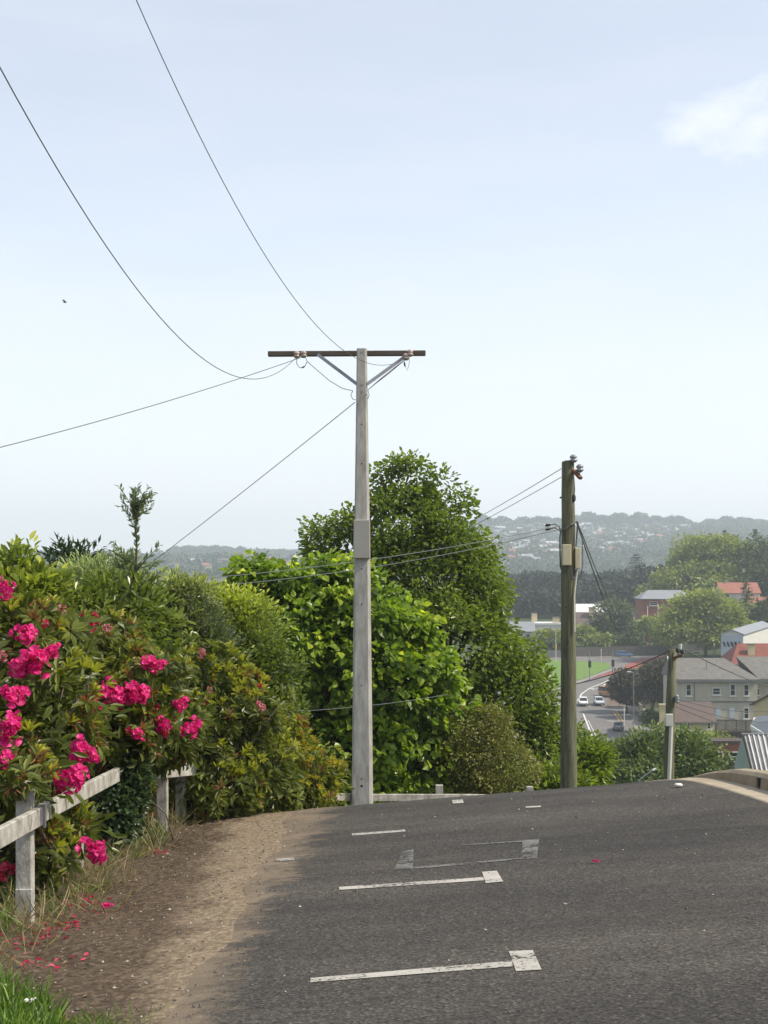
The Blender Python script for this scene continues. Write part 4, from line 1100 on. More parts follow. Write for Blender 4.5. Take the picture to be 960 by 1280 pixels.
# single bits of litter on the street
lt = rp(848, 985.5)
lit = MB(); lit.lathe((lt[0], lt[1], g(*lt) + .035), [(.001, -.016), (.032, -.015), (.045, 0), (.03, .012), (.001, .016)], 9)
tag(lit.build('paper_litter', M['frame_white'], smooth=True), 'crumpled white scrap of paper on the asphalt near the kerb', 'litter')
lt = rp(745, 1081); fl = bpy.data.objects.new('fallen_flower', TR['m'][0]); COL.objects.link(fl); fl.location = (lt[0], lt[1], g(*lt) + .025); fl.scale = (.26, .26, .15)
tag(fl, 'single pink blossom lying in the middle of the asphalt', 'flower')
fl = bpy.data.objects.new('fallen_flower', TR['m'][1]); COL.objects.link(fl); lt = rp(132, 1138); fl.location = (lt[0], lt[1], g(*lt) + .03); fl.scale = (.5, .5, .3)
tag(fl, 'single pink blossom lying on the dirt verge near the fence post', 'flower')

# bird, a speck in the sky
bd = thing('bird', 'tiny dark bird gliding in the pale sky', 'bird', at(81, 378, 60))
c = at(81, 378, 60)
MB().tube([c + Vector((-.09, 0, .0)), c + Vector((-.05, 0, .0)), c, c + Vector((.06, 0, .006)), c + Vector((.09, 0, .01))], [.005, .014, .023, .018, .004], 8).build('body', M['feather'], bd, True)
for s_ in (-1, 1):
    MB().add([c + Vector((-.03, .02 * s_, .02)), c + Vector((.05, .02 * s_, .02)), c + Vector((.02, .24 * s_, .07)), c + Vector((-.06, .22 * s_, .06)), c + Vector((-.03, .02 * s_, .028)), c + Vector((.05, .02 * s_, .028)), c + Vector((.02, .24 * s_, .075)), c + Vector((-.06, .22 * s_, .065))],
             [(0, 1, 2, 3), (7, 6, 5, 4), (0, 4, 5, 1), (1, 5, 6, 2), (2, 6, 7, 3), (3, 7, 4, 0)]).build('wing', M['feather'], bd)
exec_valley = True

# ================================================================== VALLEY: roads and surfaces
def patch(name, poly_uv, mat, label, off, cat=None, conv=gp, sub=8):
    """flat surface on the valley floor; its outline is triangulated in strips so that it follows the ground"""
    pts = [conv(u, v) for u, v in poly_uv]
    import bmesh
    bm = bmesh.new(); vs = [bm.verts.new((p.x, p.y, 0)) for p in pts]; bm.faces.new(vs)
    bmesh.ops.triangulate(bm, faces=bm.faces[:])
    for _ in range(4):
        ed = [e for e in bm.edges if e.calc_length() > 9]
        if not ed: break
        bmesh.ops.subdivide_edges(bm, edges=ed, cuts=1); bmesh.ops.triangulate(bm, faces=bm.faces[:])
    for v_ in bm.verts: v_.co.z = g(v_.co.x, v_.co.y) + off
    bmesh.ops.recalc_face_normals(bm, faces=bm.faces[:])
    me = bpy.data.meshes.new(name); bm.to_mesh(me); bm.free(); me.materials.append(mat)
    if sum(p.normal.z for p in me.polygons) < 0: me.flip_normals()
    return tag(link(name, me), label, cat or name, kind='structure')


patch('main_road', [(560, 960), (845, 960), (828, 925), (800, 895), (785, 868), (772, 858), (800, 845), (850, 828), (835, 818), (650, 818), (560, 830)], M['asphalt_far'], 'grey asphalt road junction in the valley', .05)
patch('lawn', [(640, 866), (690, 862), (730, 849), (763, 836.5), (762, 830), (740, 828), (690, 826), (640, 830)], M['grass_lawn'], 'bright green wedge of lawn between the valley roads', .22)
patch('pavement', [(640, 869), (692, 865), (732, 852), (766, 839), (763, 836.7), (730, 849.2), (690, 862.2), (640, 866.2)], M['foot_pave'], 'pale footpath along the edge of the lawn', .18)
patch('brick_pavement', [(757, 884), (779, 884), (781, 871), (768, 867), (760, 874)], M['brown_pave'], 'brown paved island beside the orange van', .12)
patch('footpath', [(796, 918), (806, 918), (801, 895), (788, 872), (781, 868), (780, 873)], M['foot_pave'], 'grey footpath beside the low wall in the valley', .11)
patch('red_lane', [(776, 840), (800, 835), (822, 825), (840, 820), (800, 825), (783, 831)], M['red_pave'], 'red surfaced bus lane on the upper valley road', .09)
patch('red_lane', [(722, 853), (760, 844), (775, 839), (766, 839), (732, 850.5)], M['red_pave'], 'thin red surfaced strip along the lawn kerb', .09)
def vline(pts, w, mat, label):
    vs = []; fs = []
    P_ = [gp(u, v) for u, v in pts]
    fine = []
    for a_, b_ in zip(P_[:-1], P_[1:]):
        for t in np.linspace(0, 1, 6, endpoint=False): fine.append(a_.lerp(b_, t))
    fine.append(P_[-1])
    for i, p in enumerate(fine):
        d_ = (fine[min(i + 1, len(fine) - 1)] - fine[max(i - 1, 0)]); n_ = Vector((-d_.y, d_.x, 0)).normalized() * w / 2
        for q in (p + n_, p - n_): vs.append((q.x, q.y, g(q.x, q.y) + .12))
    for i in range(len(fine) - 1): fs.append((2 * i, 2 * i + 2, 2 * i + 3, 2 * i + 1))
    me = bpy.data.meshes.new('road_line'); me.from_pydata(vs, [], fs); me.materials.append(M[mat]); me.update()
    if me.polygons[0].normal.z < 0: me.flip_normals()
    return tag(link('road_line', me), label, 'road line', kind='structure')
vline([(722, 877), (727, 868), (737, 861), (752, 855), (765, 849), (776, 845)], .3, 'line_white', 'white curved lane line sweeping round the valley bend')
vline([(740, 863), (752, 860), (765, 854), (778, 848)], .25, 'line_white', 'white inner line of the hatched median')
vline([(738, 862), (742, 861.5)], .9, 'line_white', 'white median bar nearest the white cars')
vline([(755, 857), (758, 856)], .9, 'line_white', 'white median bar farther round the bend')
vline([(729, 893), (735, 908), (743, 930), (750, 955)], .3, 'line_white', 'white edge line running down to the trees')
vline([(735, 901), (743, 917), (752, 940)], .14, 'line_white', 'thin white inner edge line running down to the trees')
vline([(767, 891), (772, 898), (775, 904)], .28, 'line_yellow', 'yellow line beside the dark parked car')
vline([(770, 890), (775, 897), (779, 903)], .28, 'line_yellow', 'second yellow line nearer the footpath')
vline([(759, 902), (769, 902.6)], .5, 'line_white', 'short white stop line by the dark parked car')
vline([(715, 822), (745, 824)], .3, 'line_white', 'pale line on the upper road behind the lawn')


# ------------------------------------------------------------------ cars
PAINT = {}
def paint(nm, c):
    if nm not in PAINT: PAINT[nm] = solid('car_paint_' + nm, c, .3, var=.08, scale=1, spec=.6)
    return PAINT[nm]


def car(u, v, rotz, paintname, col, label, kind='hatch', L_=4.2, W=1.75, H=1.48, loc=None, group='cars in the valley'):
    p = gp(u, v) if loc is None else Vector(loc)
    t = thing('van' if kind == 'van' else 'parked_car' if 'parked' in label else 'car', label, 'van' if kind == 'van' else 'car', (p.x, p.y, p.z + .12), group, rotz)
    hl, hw = L_ / 2, W / 2
    if kind == 'van':
        prof = [(-hl, .35, .95, .9), (-hl + .1, .30, 1.05, 1), (0, .28, 1.05, 1), (hl - .9, .28, 1.05, 1), (hl - .25, .3, .98, .97), (hl, .38, .8, .88)]
        cab = [(-hl + .06, .95), (-hl + .16, .86), (hl - 1.25, .84), (hl - .45, .9)]
    else:
        prof = [(-hl, .42, .80, .84), (-hl + .18, .30, .92, .95), (-hl + .9, .24, .96, 1), (0, .24, .93, 1), (hl - 1.1, .24, .90, 1), (hl - .3, .28, .76, .94), (hl, .40, .62, .80)]
        cab = [(-hl + .22, .9), (-hl + .75, .74), (hl - 1.75, .72), (hl - .95, .9)]
    vs = []; fs = []
    for x, z0, z1, k in prof:
        w = hw * k
        vs += [(x, -w * .94, z0), (x, -w, (z0 + z1) / 2), (x, -w * .95, z1), (x, w * .95, z1), (x, w, (z0 + z1) / 2), (x, w * .94, z0)]
    n = len(prof)
    for i in range(n - 1):
        for k in range(6):
            a = i * 6 + k; b = i * 6 + (k + 1) % 6; fs.append((a, a + 6, b + 6, b))
    fs += [(0, 1, 2, 3, 4, 5), tuple((n - 1) * 6 + k for k in (5, 4, 3, 2, 1, 0))]
    o_ = MB().add(vs, fs).build('body', paint(paintname, col), t, local=True); bevel(o_, .05, 2)
    zb = np.interp([c[0] for c in cab], [q[0] for q in prof], [q[2] for q in prof])
    gl = MB(); vs = []
    for (x, wk), z in zip((cab[0], cab[3]), (zb[0], zb[3])): vs += [(x, -hw * wk, z - .04), (x, hw * wk, z - .04)]
    for (x, wk) in (cab[1], cab[2]): vs += [(x, -hw * wk, H - .05), (x, hw * wk, H - .05)]
    gl.add(vs, [(0, 1, 5, 4), (3, 2, 6, 7), (2, 0, 4, 6), (1, 3, 7, 5), (4, 5, 7, 6)]); gl.build('window', M['glass'], t, local=True)
    rf = MB(); (xa, wa), (xb, wb_) = cab[1], cab[2]
    rf.add([(xa - .04, -hw * wa - .02, H - .055), (xb + .04, -hw * wb_ - .02, H - .055), (xb + .04, hw * wb_ + .02, H - .055), (xa - .04, hw * wa + .02, H - .055),
            (xa + .1, -hw * wa * .88, H), (xb - .1, -hw * wb_ * .88, H), (xb - .1, hw * wb_ * .88, H), (xa + .1, hw * wa * .88, H)],
           [(3, 2, 1, 0), (4, 5, 6, 7), (0, 1, 5, 4), (1, 2, 6, 5), (2, 3, 7, 6), (3, 0, 4, 7)]).build('roof', paint(paintname, col), t, local=True)
    for s_ in (-1, 1):
        for (i, j) in ((0, 1), (3, 2)):
            MB().bar((cab[i][0], s_ * hw * cab[i][1], zb[i] - .02), (cab[j][0], s_ * hw * cab[j][1], H - .04), .09, .09).build('pillar', paint(paintname, col), t, local=True)
        xm = (cab[1][0] + cab[2][0]) / 2; MB().bar((xm, s_ * (hw * .74 + .01), H - .05), (xm - .05, s_ * hw * .93, .93), .08, .05).build('pillar', paint(paintname, col), t, local=True)
    for sx_ in (-1, 1):
        for sy_ in (-1, 1):
            wx = sx_ * (hl - .78); w_ = MB(); w_.tube([(wx, sy_ * (hw - .2), .31), (wx, sy_ * (hw + .01), .31)], .31, 14)
            wo = w_.build('wheel', M['tyre'], t, local=True)
            MB().tube([(wx, sy_ * (hw + .005), .31), (wx, sy_ * (hw + .022), .31)], .19, 10).build('rim', M['rim'], wo, local=True)
    for sy_ in (-1, 1):
        MB().box((hl - .07, sy_ * hw * .62, .60), (.16, .34, .13)).build('headlight', M['lamp'], t, local=True)
        MB().box((-hl + .06, sy_ * hw * .68, .72), (.14, .26, .16)).build('tail_light', M['tail'], t, local=True)
    return t


car(729, 882, R(-96), 'white', (.72, .72, .70), 'white car on the valley road, first from the timber pole', L_=4.3)
car(748.5, 881.5, R(-92), 'silver', (.52, .54, .57), 'silver car on the valley road beside the orange van', L_=4.3)
car(760.5, 871, R(-62), 'orange', (.50, .21, .07), 'orange van turning round the valley bend', 'van', 4.6, 1.85, 1.95)
car(773.5, 861, R(-50), 'darkred', (.16, .025, .02), 'dark red car behind the orange van')
car(773, 913, R(78), 'greyblue', (.20, .22, .24), 'dark grey car nearest of those on the valley road', L_=4.3)
car(780, 821.5, R(-8), 'blue', (.10, .20, .36), 'blue hatchback on the upper road in front of the timber fence', L_=4.3)
car(800, 878.5, R(12), 'palegrey', (.45, .47, .50), 'pale grey parked car under the valley trees')
car(822, 877.5, R(8), 'white', (.72, .72, .70), 'white parked car under the bronze tree')
car(868, 821.5, R(25), 'grey', (.24, .25, .27), 'grey parked car below the pale timber wall')
car(886, 820, R(25), 'cream', (.6, .6, .58), 'cream parked car below the pale timber wall')


# ------------------------------------------------------------------ buildings
def window(parent, x, z, w, h, yface, arm=False, mat='frame_white', sill=True, bars=1):
    f = MB(); t = .09
    y0 = yface - .05
    f.box((x, y0, z + h / 2 - t / 2), (w, .14, t)); f.box((x, y0, z - h / 2 + t / 2), (w, .14, t))
    f.box((x - w / 2 + t / 2, y0, z), (t, .14, h - 2 * t)); f.box((x + w / 2 - t / 2, y0, z), (t, .14, h - 2 * t))
    for k in range(bars): f.box((x, y0 + .01, z - h / 2 + h * (k + 1) / (bars + 1)), (w - 2 * t, .08, .06))
    fo = f.build('window', M[mat], parent, local=True)
    MB().box((x, yface - .015, z), (w - 2 * t, .05, h - 2 * t)).build('pane', M['glass'], fo, local=True)
    if sill: MB().box((x, yface - .12, z - h / 2 - .1), (w + .3, .3, .14)).build('sill', M['frame_white'], fo, local=True)
    return fo


def gable_roof(w, d, h, rh, ov=.35, th=.14):
    mb = MB(); hw, hd = w / 2 + ov, d / 2 + ov; dz = rh * ov / (d / 2)
    for s_ in (-1, 1):
        a = [(-hw, s_ * hd, h - dz), (hw, s_ * hd, h - dz), (hw, 0, h + rh), (-hw, 0, h + rh)]
        vs = a + [(x, y, z + th) for x, y, z in a]
        fs = [(3, 2, 1, 0), (4, 5, 6, 7), (0, 1, 5, 4), (1, 2, 6, 5), (2, 3, 7, 6), (3, 0, 4, 7)]
        mb.add(vs, fs if s_ < 0 else [tuple(reversed(f)) for f in fs])
    return mb


def hip_roof(w, d, h, rh, ov=.35, th=.12, inset=None):
    hw, hd = w / 2 + ov, d / 2 + ov; ins = hd if inset is None else inset; r_ = max(hw - ins, .05)
    vs = [(-hw, -hd, h), (hw, -hd, h), (hw, hd, h), (-hw, hd, h), (-hw, -hd, h + th), (hw, -hd, h + th), (hw, hd, h + th), (-hw, hd, h + th), (-r_, 0, h + rh), (r_, 0, h + rh)]
    return MB().add(vs, [(3, 2, 1, 0), (0, 1, 5, 4), (1, 2, 6, 5), (2, 3, 7, 6), (3, 0, 4, 7), (4, 5, 9, 8), (5, 6, 9), (6, 7, 8, 9), (7, 4, 8)])


def walls(w, d, h, base, rh=0):
    if rh:
        p = [(-d / 2, -base), (d / 2, -base), (d / 2, h), (0, h + rh), (-d / 2, h)]
        vs = [(-w / 2, y, z) for y, z in p] + [(w / 2, y, z) for y, z in p]
        return MB().add(vs, [(4, 3, 2, 1, 0), (5, 6, 7, 8, 9)] + [(i, (i + 1) % 5, (i + 1) % 5 + 5, i + 5) for i in range(5)])
    return MB().box((0, 0, (h - base) / 2), (w, d, h + base))


def house(name, label, cat, u0, u1, v_eave, y, d, wall, roof, kind, rh, rot=0, wins=(), chim=(), group=None, ov=.35, hmin=None, chim_mat='cream_wall', inset=None):
    w = (u1 - u0) / F * y; c = at((u0 + u1) / 2, v_eave, y); cy = y + d / 2
    gz = min(g(c.x + dx, cy + dy) for dx in (-w / 2, w / 2) for dy in (-d / 2, d / 2)) ; h = c.z - gz
    t = thing(name, label, cat, (c.x, cy, gz), group, rot)
    walls(w, d, h, .4, rh if kind == 'gable' else 0).build('wall', M[wall], t, local=True)
    if kind == 'gable': ro = gable_roof(w, d, h, rh, ov)
    elif kind == 'hip': ro = hip_roof(w, d, h, rh, ov, inset=inset)
    else:
        ro = MB().box((0, 0, h + rh / 2), (w + .3, d + .3, rh))
    ro = ro.build('roof', M[roof], t, local=True)
    if kind != 'flat':
        MB().box((0, -d / 2 - ov - .06, h - (rh * ov / (d / 2) if kind == 'gable' else 0) + .02), (w + 2 * ov, .12, .14)).build('gutter', M['plaster_trim'], t, local=True)
    for (u, v, ww, hh) in wins:                          # picture position of the middle, metres
        window(t, (u - (u0 + u1) / 2) / F * y, h - (v - v_eave) / F * y, ww, hh, -d / 2)
    for (u, vt, dd, ww) in chim:
        zt = h + (v_eave - vt) / F * y
        cb = MB().box(((u - (u0 + u1) / 2) / F * y, dd, (zt + h) / 2), (ww, ww * .8, zt - h)); co = cb.build('chimney', M[chim_mat], ro, local=True)
        MB().box(((u - (u0 + u1) / 2) / F * y, dd, zt + .08), (ww * 1.2, ww, .16)).build('chimney_cap', M['plaster_trim'], co, local=True)
    return t


# big grey two-storey building
BY = 228; c = at(846, 848, BY); k = BY / F; gz = g(c.x + 6, BY); h = c.z - gz; w1 = (947 - 846) * k; w2 = 9.5; dd = 11
gb = thing('apartment_building', 'large grey rendered two storey building with slate roof and tall windows', 'building', (c.x, BY, gz))
MB().box((w1 / 2, dd / 2, (h - .5) / 2), (w1, dd, h + .5)).build('wall', M['plaster_grey'], gb, local=True)
MB().box((w1 + w2 / 2, dd / 2 + 1.0, (h - .5) / 2), (w2 - .01, dd - 1, h + .5)).build('wing_wall', M['plaster_grey'], gb, local=True)
rz = h + 2.9
MB().add([(-.35, -.55, h - .1), (w1 + .3, -.55, h - .1), ((915 - 846) * k, 5.5, rz), (-.35, 5.5, rz), (-.35, 11.5, h - .1), (w1 + .3, 11.5, h - .1)],
         [(0, 1, 2, 3), (3, 2, 5, 4), (1, 5, 2), (0, 3, 4), (0, 4, 5, 1)]).build('roof', M['slate'], gb, local=True)
MB().add([(w1 + .32, .3, h - .1), (w1 + w2 + .3, .3, h - .1), (w1 + w2 + .3, 6, rz + .2), (w1 - 2.0, 6, rz + .2), (w1 + .32, 11.7, h - .1), (w1 + w2 + .3, 11.7, h - .1)],
         [(0, 1, 2, 3), (3, 2, 5, 4), (0, 3, 4), (1, 5, 2), (0, 4, 5, 1)]).build('wing_roof', M['slate'], gb, local=True)
MB().box(((w1 + w2) / 2, -.52 if False else -.62, h - .32), (w1 + w2 + .6, .14, .45)).build('gutter', M['plaster_trim'], gb, local=True)
MB().bar((-.4, -.6, h - .15), (-.4, 5.5, rz + .12), .12, .4).build('bargeboard', M['frame_white'], gb, local=True)
MB().box((w1 / 2, -.06, h - (877 - 848) * k), (w1 + .1, .14, .22)).build('string_course', M['plaster_trim'], gb, local=True)
def gw(u, v, ww, hh, off=0, bars=1):
    return window(gb, (u - 846) * k, h - (v - 848) * k, ww, hh, off, bars=bars)
for u, v, ww, hh in ((860.7, 862.5, .85, 1.85), (915.8, 862.5, .85, 1.85), (932.8, 862.5, .85, 1.85), (932.8, 891.5, .85, 1.8)): gw(u, v, ww, hh)
gw(895.5, 864, 1.25, 1.1); gw(948.8, 866, 1.05, 1.05, 1.5)
for u in (897.5, 915): MB().box(((u - 846) * k, -.03, h - (891 - 848) * k), (.8, .1, 1.7)).build('blind_panel', M['blue_wall'], gb, local=True)
MB().tube([((868 - 846) * k, -.1, .3), ((868 - 846) * k, -.1, h - .5)], .05, 6).build('downpipe', M['plaster_trim'], gb, local=True)
MB().tube([((887 - 846) * k, 2.3, h + 1.2), ((887 - 846) * k, 2.3, h + 2.6)], .06, 6).build('vent_pipe', M['plaster_trim'], gb, local=True)

house('house', 'house with red hipped roof and cream chimney behind the grey building', 'house', 915, 990, 831, 258, 10, 'white_wall', 'red_roof', 'hip', 3.6, chim=[(943, 806.5, -2.6, 1.2)], inset=2.6)
house('cottage', 'cream cottage with brown roof in front of the grey building', 'cottage', 844, 893, 902, 180, 6, 'cream_wall', 'brown_roof', 'gable', 2.1, wins=[(859.5, 907.3, .62, .85), (886, 907, .5, .85), (850, 907, .35, .8)], ov=.25)
house('house', 'cream gabled house with brown roof half hidden at the frame edge', 'house', 974, 1009, 886, 172, 7, 'cream_wall', 'brown_roof', 'gable', 1.8, rot=R(35), wins=[(982, 895, .7, .9)])
pw = at(828.5, 882, 182); z0 = g(pw.x, 182)
gp_ = thing('chimney_stack', 'tall cream masonry pillar at the end of the cottage', 'chimney', (pw.x, 182, z0))
MB().box((pw.x, 182, (pw.z + z0) / 2), (.8, .7, pw.z - z0)).build('shaft', M['cream_wall'], gp_); MB().box((pw.x + .25, 182, pw.z + .1), (1.5, .9, .2)).build('cap', M['tan_wall'], gp_)
house('brick_building', 'flat roofed red brick building below the cottage hedge', 'building', 884, 930, 929, 150, 2.6, 'brick', 'timber_dark', 'flat', .25, wins=[(898, 944.5, .95, .85), (918, 946, 1.25, 1.1)])

# corrugated shed with a green end wall, and the dark roofed house behind it
sh = at(929, 918, 100); gz = g(sh.x, 101); z1 = sh.z - gz; z2 = at(934, 964, 98.5).z - gz
cs = thing('corrugated_shed', 'shed with a steep corrugated iron roof and pale green end wall', 'shed', (sh.x, 100, gz))
xr = 4.2
vs = []; n = 56
for i in range(n + 1):
    t = i / n; x = t * xr; b = (i % 2) * .05
    for (yy, zz, dx) in ((-1.9 - b, z2 - .6, .30 * (1 - t)), (0 - b, z1, 0)): vs.append((x + dx, yy, zz))
MB().add(vs, [(2 * i, 2 * i + 2, 2 * i + 3, 2 * i + 1) for i in range(n)]).build('roof', M['corrugated'], cs, local=True)
rb = MB()
for x in np.arange(.35, xr, .34): rb.bar((x + .30 * (1 - x / xr), -2.0, z2 - .55), (x, -.10, z1 - .02), .075, .08)
rb.build('roof_batten', M['frame_white'], cs, local=True)
MB().box((xr / 2, .05, z1 + .02), (xr + .2, .3, .1)).build('ridge_cap', M['galv'], cs, local=True)
MB().add([(-.02, .1, z1 - .05), (-.02, 2.4, z2), (-.02, 2.4, -.4), (-.02, -1.9, -.4), (.26, -1.93, z2 - .62), (xr, .1, z1 - .05), (xr, 2.4, z2), (xr, 2.4, -.4), (xr, -1.8, -.4), (xr, -1.83, z2 - .62)],
         [(0, 1, 2, 3, 4), (9, 8, 7, 6, 5), (1, 0, 5, 6), (2, 1, 6, 7), (4, 3, 8, 9)]).build('wall', M['green_wall'], cs, local=True)
MB().bar((-.03, 0, z1), (.28, -1.95, z2 - .6), .06, .2).build('bargeboard', M['timber_dark'], cs, local=True)
p = at(938, 908, 112); gz = g(p.x, 116)
dh = thing('house', 'house with dark panelled roof and white fascia behind the corrugated shed', 'house', (p.x, 112, gz), None)
e1 = Vector((0, 0, p.z - gz)); e2 = at(972, 929, 108) - Vector((p.x, 112, gz)); r1 = at(946, 897, 116) - Vector((p.x, 112, gz)); r2 = at(985, 895, 116) - Vector((p.x, 112, gz))
MB().add([e1, e2, r2, r1, e1 + Vector((0, 0, .12)), e2 + Vector((0, 0, .12)), r2 + Vector((0, 0, .12)), r1 + Vector((0, 0, .12))],
         [(3, 2, 1, 0), (4, 5, 6, 7), (0, 1, 5, 4), (1, 2, 6, 5), (2, 3, 7, 6), (3, 0, 4, 7)]).build('roof', M['solar'], dh, local=True)
MB().bar(e1 + Vector((0, -.1, -.02)), e2 + Vector((0, -.1, -.02)), .08, .26).build('fascia', M['frame_white'], dh, local=True)
MB().add([e1 + Vector((.15, .3, -.1)), e2 + Vector((0, .3, -.1)), (e2.x, e2.y + .3, -.4), (.15, .3, -.4), r1 + Vector((0, 1, -.1)), r2 + Vector((0, 1, -.1)), (r2.x, r2.y + 1, -.4), (r1.x, r1.y + 1, -.4)],
         [(0, 3, 2, 1), (4, 5, 6, 7), (0, 4, 7, 3), (1, 2, 6, 5), (0, 1, 5, 4)]).build('wall', M['white_wall'], dh, local=True)

# white shed by the hill, its long side running away from the street
L_, D_ = 45, 4.6; ang = math.atan2(36, 15)
corner = at(929, 793, 300); cx = corner.x + math.cos(ang) * L_ / 2 - math.sin(ang) * D_ / 2; cyy = corner.y + math.sin(ang) * L_ / 2 + math.cos(ang) * D_ / 2
gz = g(corner.x, corner.y) - 1.2; h = corner.z - gz
ws = thing('white_shed', 'long white shed with grey roof and dark slanted awnings', 'shed', (cx, cyy, gz), None, ang)
walls(L_, D_, h, .5, .9).build('wall', M['white_wall'], ws, local=True)
gable_roof(L_, D_, h, .9, .3).build('roof', M['iron_roof'], ws, local=True)
MB().box((-L_ / 2 - .03, 0, h / 2 + .2), (.06, D_ - .1, h - .8)).build('end_panel', M['blue_wall'], ws, local=True)
for i in range(5):
    yy = -D_ / 2 + .5 + i * .82; MB().bar((-L_ / 2 - .08, yy, h - 2.6), (-L_ / 2 - .5, yy + .25, h - 1.6), .38, .1).build('awning', M['black'], ws, local=True)

# houses across the valley road
house('house', 'white flat roofed house with one dark window beside the timber pole', 'house', 645, 702, 781, 420, 10, 'white_wall', 'white_roof', 'flat', .5, wins=[(683.5, 787, 1.9, 1.0)], chim=[(671, 768, 2, 1.6), (696, 772, -3, 1.8)])
house('house', 'house with broad white roof right of the timber pole', 'house', 716, 754, 769, 470, 14, 'white_wall', 'white_roof', 'gable', 3.4, chim=())
house('house', 'cream house with brown roof and chimney below the white roof', 'house', 720, 768, 784, 425, 9, 'cream_wall', 'brown_roof', 'gable', 4.2, chim=[(741.5, 760, -1.5, 1.6)])
house('house', 'grey roofed house between the white roof and the dark trees', 'house', 752, 775, 767, 480, 11, 'tan_wall', 'iron_roof', 'hip', 3.0)
house('house', 'small house with grey gable peeping over the trees', 'house', 774, 798, 765, 500, 11, 'tan_wall', 'iron_roof', 'hip', 3.6)
house('house', 'red brick house with long grey hipped roof', 'house', 802, 868, 749, 420, 11, 'brick', 'iron_roof', 'hip', 2.6, wins=[(817, 754.5, 2.3, 1.15)], inset=3.2)
house('house', 'house with faded red roof and white chimney near the dark conifer', 'house', 902, 950, 741, 400, 9, 'white_wall', 'pink_roof', 'gable', 2.7, wins=[(908, 746, 1.6, 1.5)], chim=[(912.5, 727.5, 0, 1.0)], chim_mat='white_wall')
house('house', 'salmon house end showing at the frame edge behind the conifer', 'house', 938, 965, 757, 392, 8, 'tan_wall', 'pink_roof', 'gable', 2.2)
house('house', 'pale house with low grey roof glimpsed between the dark tree and the flagpoles', 'house', 774, 800, 775, 445, 9, 'white_wall', 'iron_roof', 'gable', 2.6, wins=[(780, 780, 1.4, 1.2)])
house('house', 'white gabled house at the edge of the tall leafy tree', 'house', 640, 668, 789, 400, 8, 'white_wall', 'iron_roof', 'gable', 2.4, wins=[(660, 795, 1.3, 1.2)])
house('shop', 'low flat pale roofed shop behind the red oval sign', 'shop', 797, 832, 778, 395, 8, 'white_wall', 'white_roof', 'flat', .5)

sg = at(813.5, 798, 376); gz = g(sg.x, 376)
si = thing('shop_sign', 'dark red shop sign with a cream border on a post', 'sign', (sg.x, 376, gz))
pts = [(math.cos(t) * 1.85, math.sin(t) * 1.25) for t in np.linspace(0, 2 * math.pi, 20, endpoint=False)]
pts = [(np.sign(x) * min(abs(x), 1.7), np.sign(z) * min(abs(z), 1.05)) for x, z in pts]
def slab(pts, y0, y1, s_):
    n = len(pts); mb = MB(); mb.add([(sg.x + x * s_, y0, sg.z + z * s_) for x, z in pts] + [(sg.x + x * s_, y1, sg.z + z * s_) for x, z in pts],
                                    [tuple(range(n)), tuple(range(2 * n - 1, n - 1, -1))] + [((i + 1) % n, i, i + n, (i + 1) % n + n) for i in range(n)]); return mb
slab(pts, 375.9, 376.1, 1.08).build('border', M['sign_cream'], si); slab(pts, 375.82, 375.89, .93).build('board', M['sign_red'], si)
for i, (x0, x1, z) in enumerate(((-1.1, 1.1, .32), (-1.25, -.1, -.1), (.15, 1.2, -.1), (-.7, .7, -.5))):
    MB().box((sg.x + (x0 + x1) / 2, 375.79, sg.z + z), (x1 - x0, .04, .16)).build('stripe', M['sign_cream'], si)
MB().box((sg.x, 376, (gz + sg.z) / 2), (.2, .14, sg.z - gz)).build('post', M['timber_grey'], si)

# ------------------------------------------------------------------ valley fences and walls
def board_fence(name, label, P0, P1, hgt, mat, n, cat='fence', thick=.06, cap=None):
    P0, P1 = Vector(P0), Vector(P1); t = thing(name, label, cat, tuple(P0)); mb = MB(); r = random.Random(n)
    L0 = (P1 - P0).length; dvec = (P1 - P0) / L0; w = L0 / n; rot = math.atan2(dvec.y, dvec.x)
    for i in range(n):
        p = P0.lerp(P1, (i + .5) / n); hh = hgt * r.uniform(.95, 1.03); mb.box((p.x, p.y, p.z + hh / 2 - .3), (w * .94, thick, hh + .6), rot)
    mb.build('board_panel', M[mat], t)
    k = max(2, n // 12)
    for i in range(k + 1):
        p = P0.lerp(P1, i / k); MB().box((p.x, p.y + .1, p.z + hgt / 2 - .3), (.18, .14, hgt + .8), rot).build('post', M[mat], t)
    MB().bar(P0 + Vector((0, .05, hgt * .75)), P1 + Vector((0, .05, hgt * .75)), .06, .12).build('rail', M[mat], t)
    return t
def gpt(u, y): x = (u - CU) / F * y; return (x, y, g(x, y))
board_fence('timber_fence', 'grey weathered board fence along the upper valley road', gpt(705, 364), gpt(838, 366), 2.3, 'timber_grey', 130)
board_fence('timber_fence', 'lower grey fence in front of the white flat roofed house', gpt(640, 360), gpt(704.5, 362), 1.9, 'plaster_trim', 60)
board_fence('retaining_wall', 'pale boarded wall climbing towards the white shed', Vector((at(838, 810, 366).x, 366, at(838, 815, 366).z)), Vector((at(913, 806, 342).x, 342, at(913, 806, 342).z)), 2.6, 'timber_pale', 60, 'wall', .15)
dk = thing('timber_deck', 'dark timber deck with slatted balustrade right of the cottage', 'deck', gpt(919, 200))
k = 200 / F; zt = at(0, 900, 200).z; zb = at(0, 914, 200).z; xa, xb = at(894, 0, 200).x, at(947, 0, 200).x
mb = MB()
for x in np.arange(xa, xb, .16): mb.box((x, 200, (zt + zb) / 2), (.1, .05, zt - zb))
mb.build('slat_panel', M['timber_grey'], dk)
MB().bar((xa, 200, zt), (xb, 200, zt), .12, .1).build('handrail', M['timber_dark'], dk)
MB().box(((xa + xb) / 2, 201, zb - .1), (xb - xa, 2.2, .2)).build('floor', M['timber_dark'], dk)
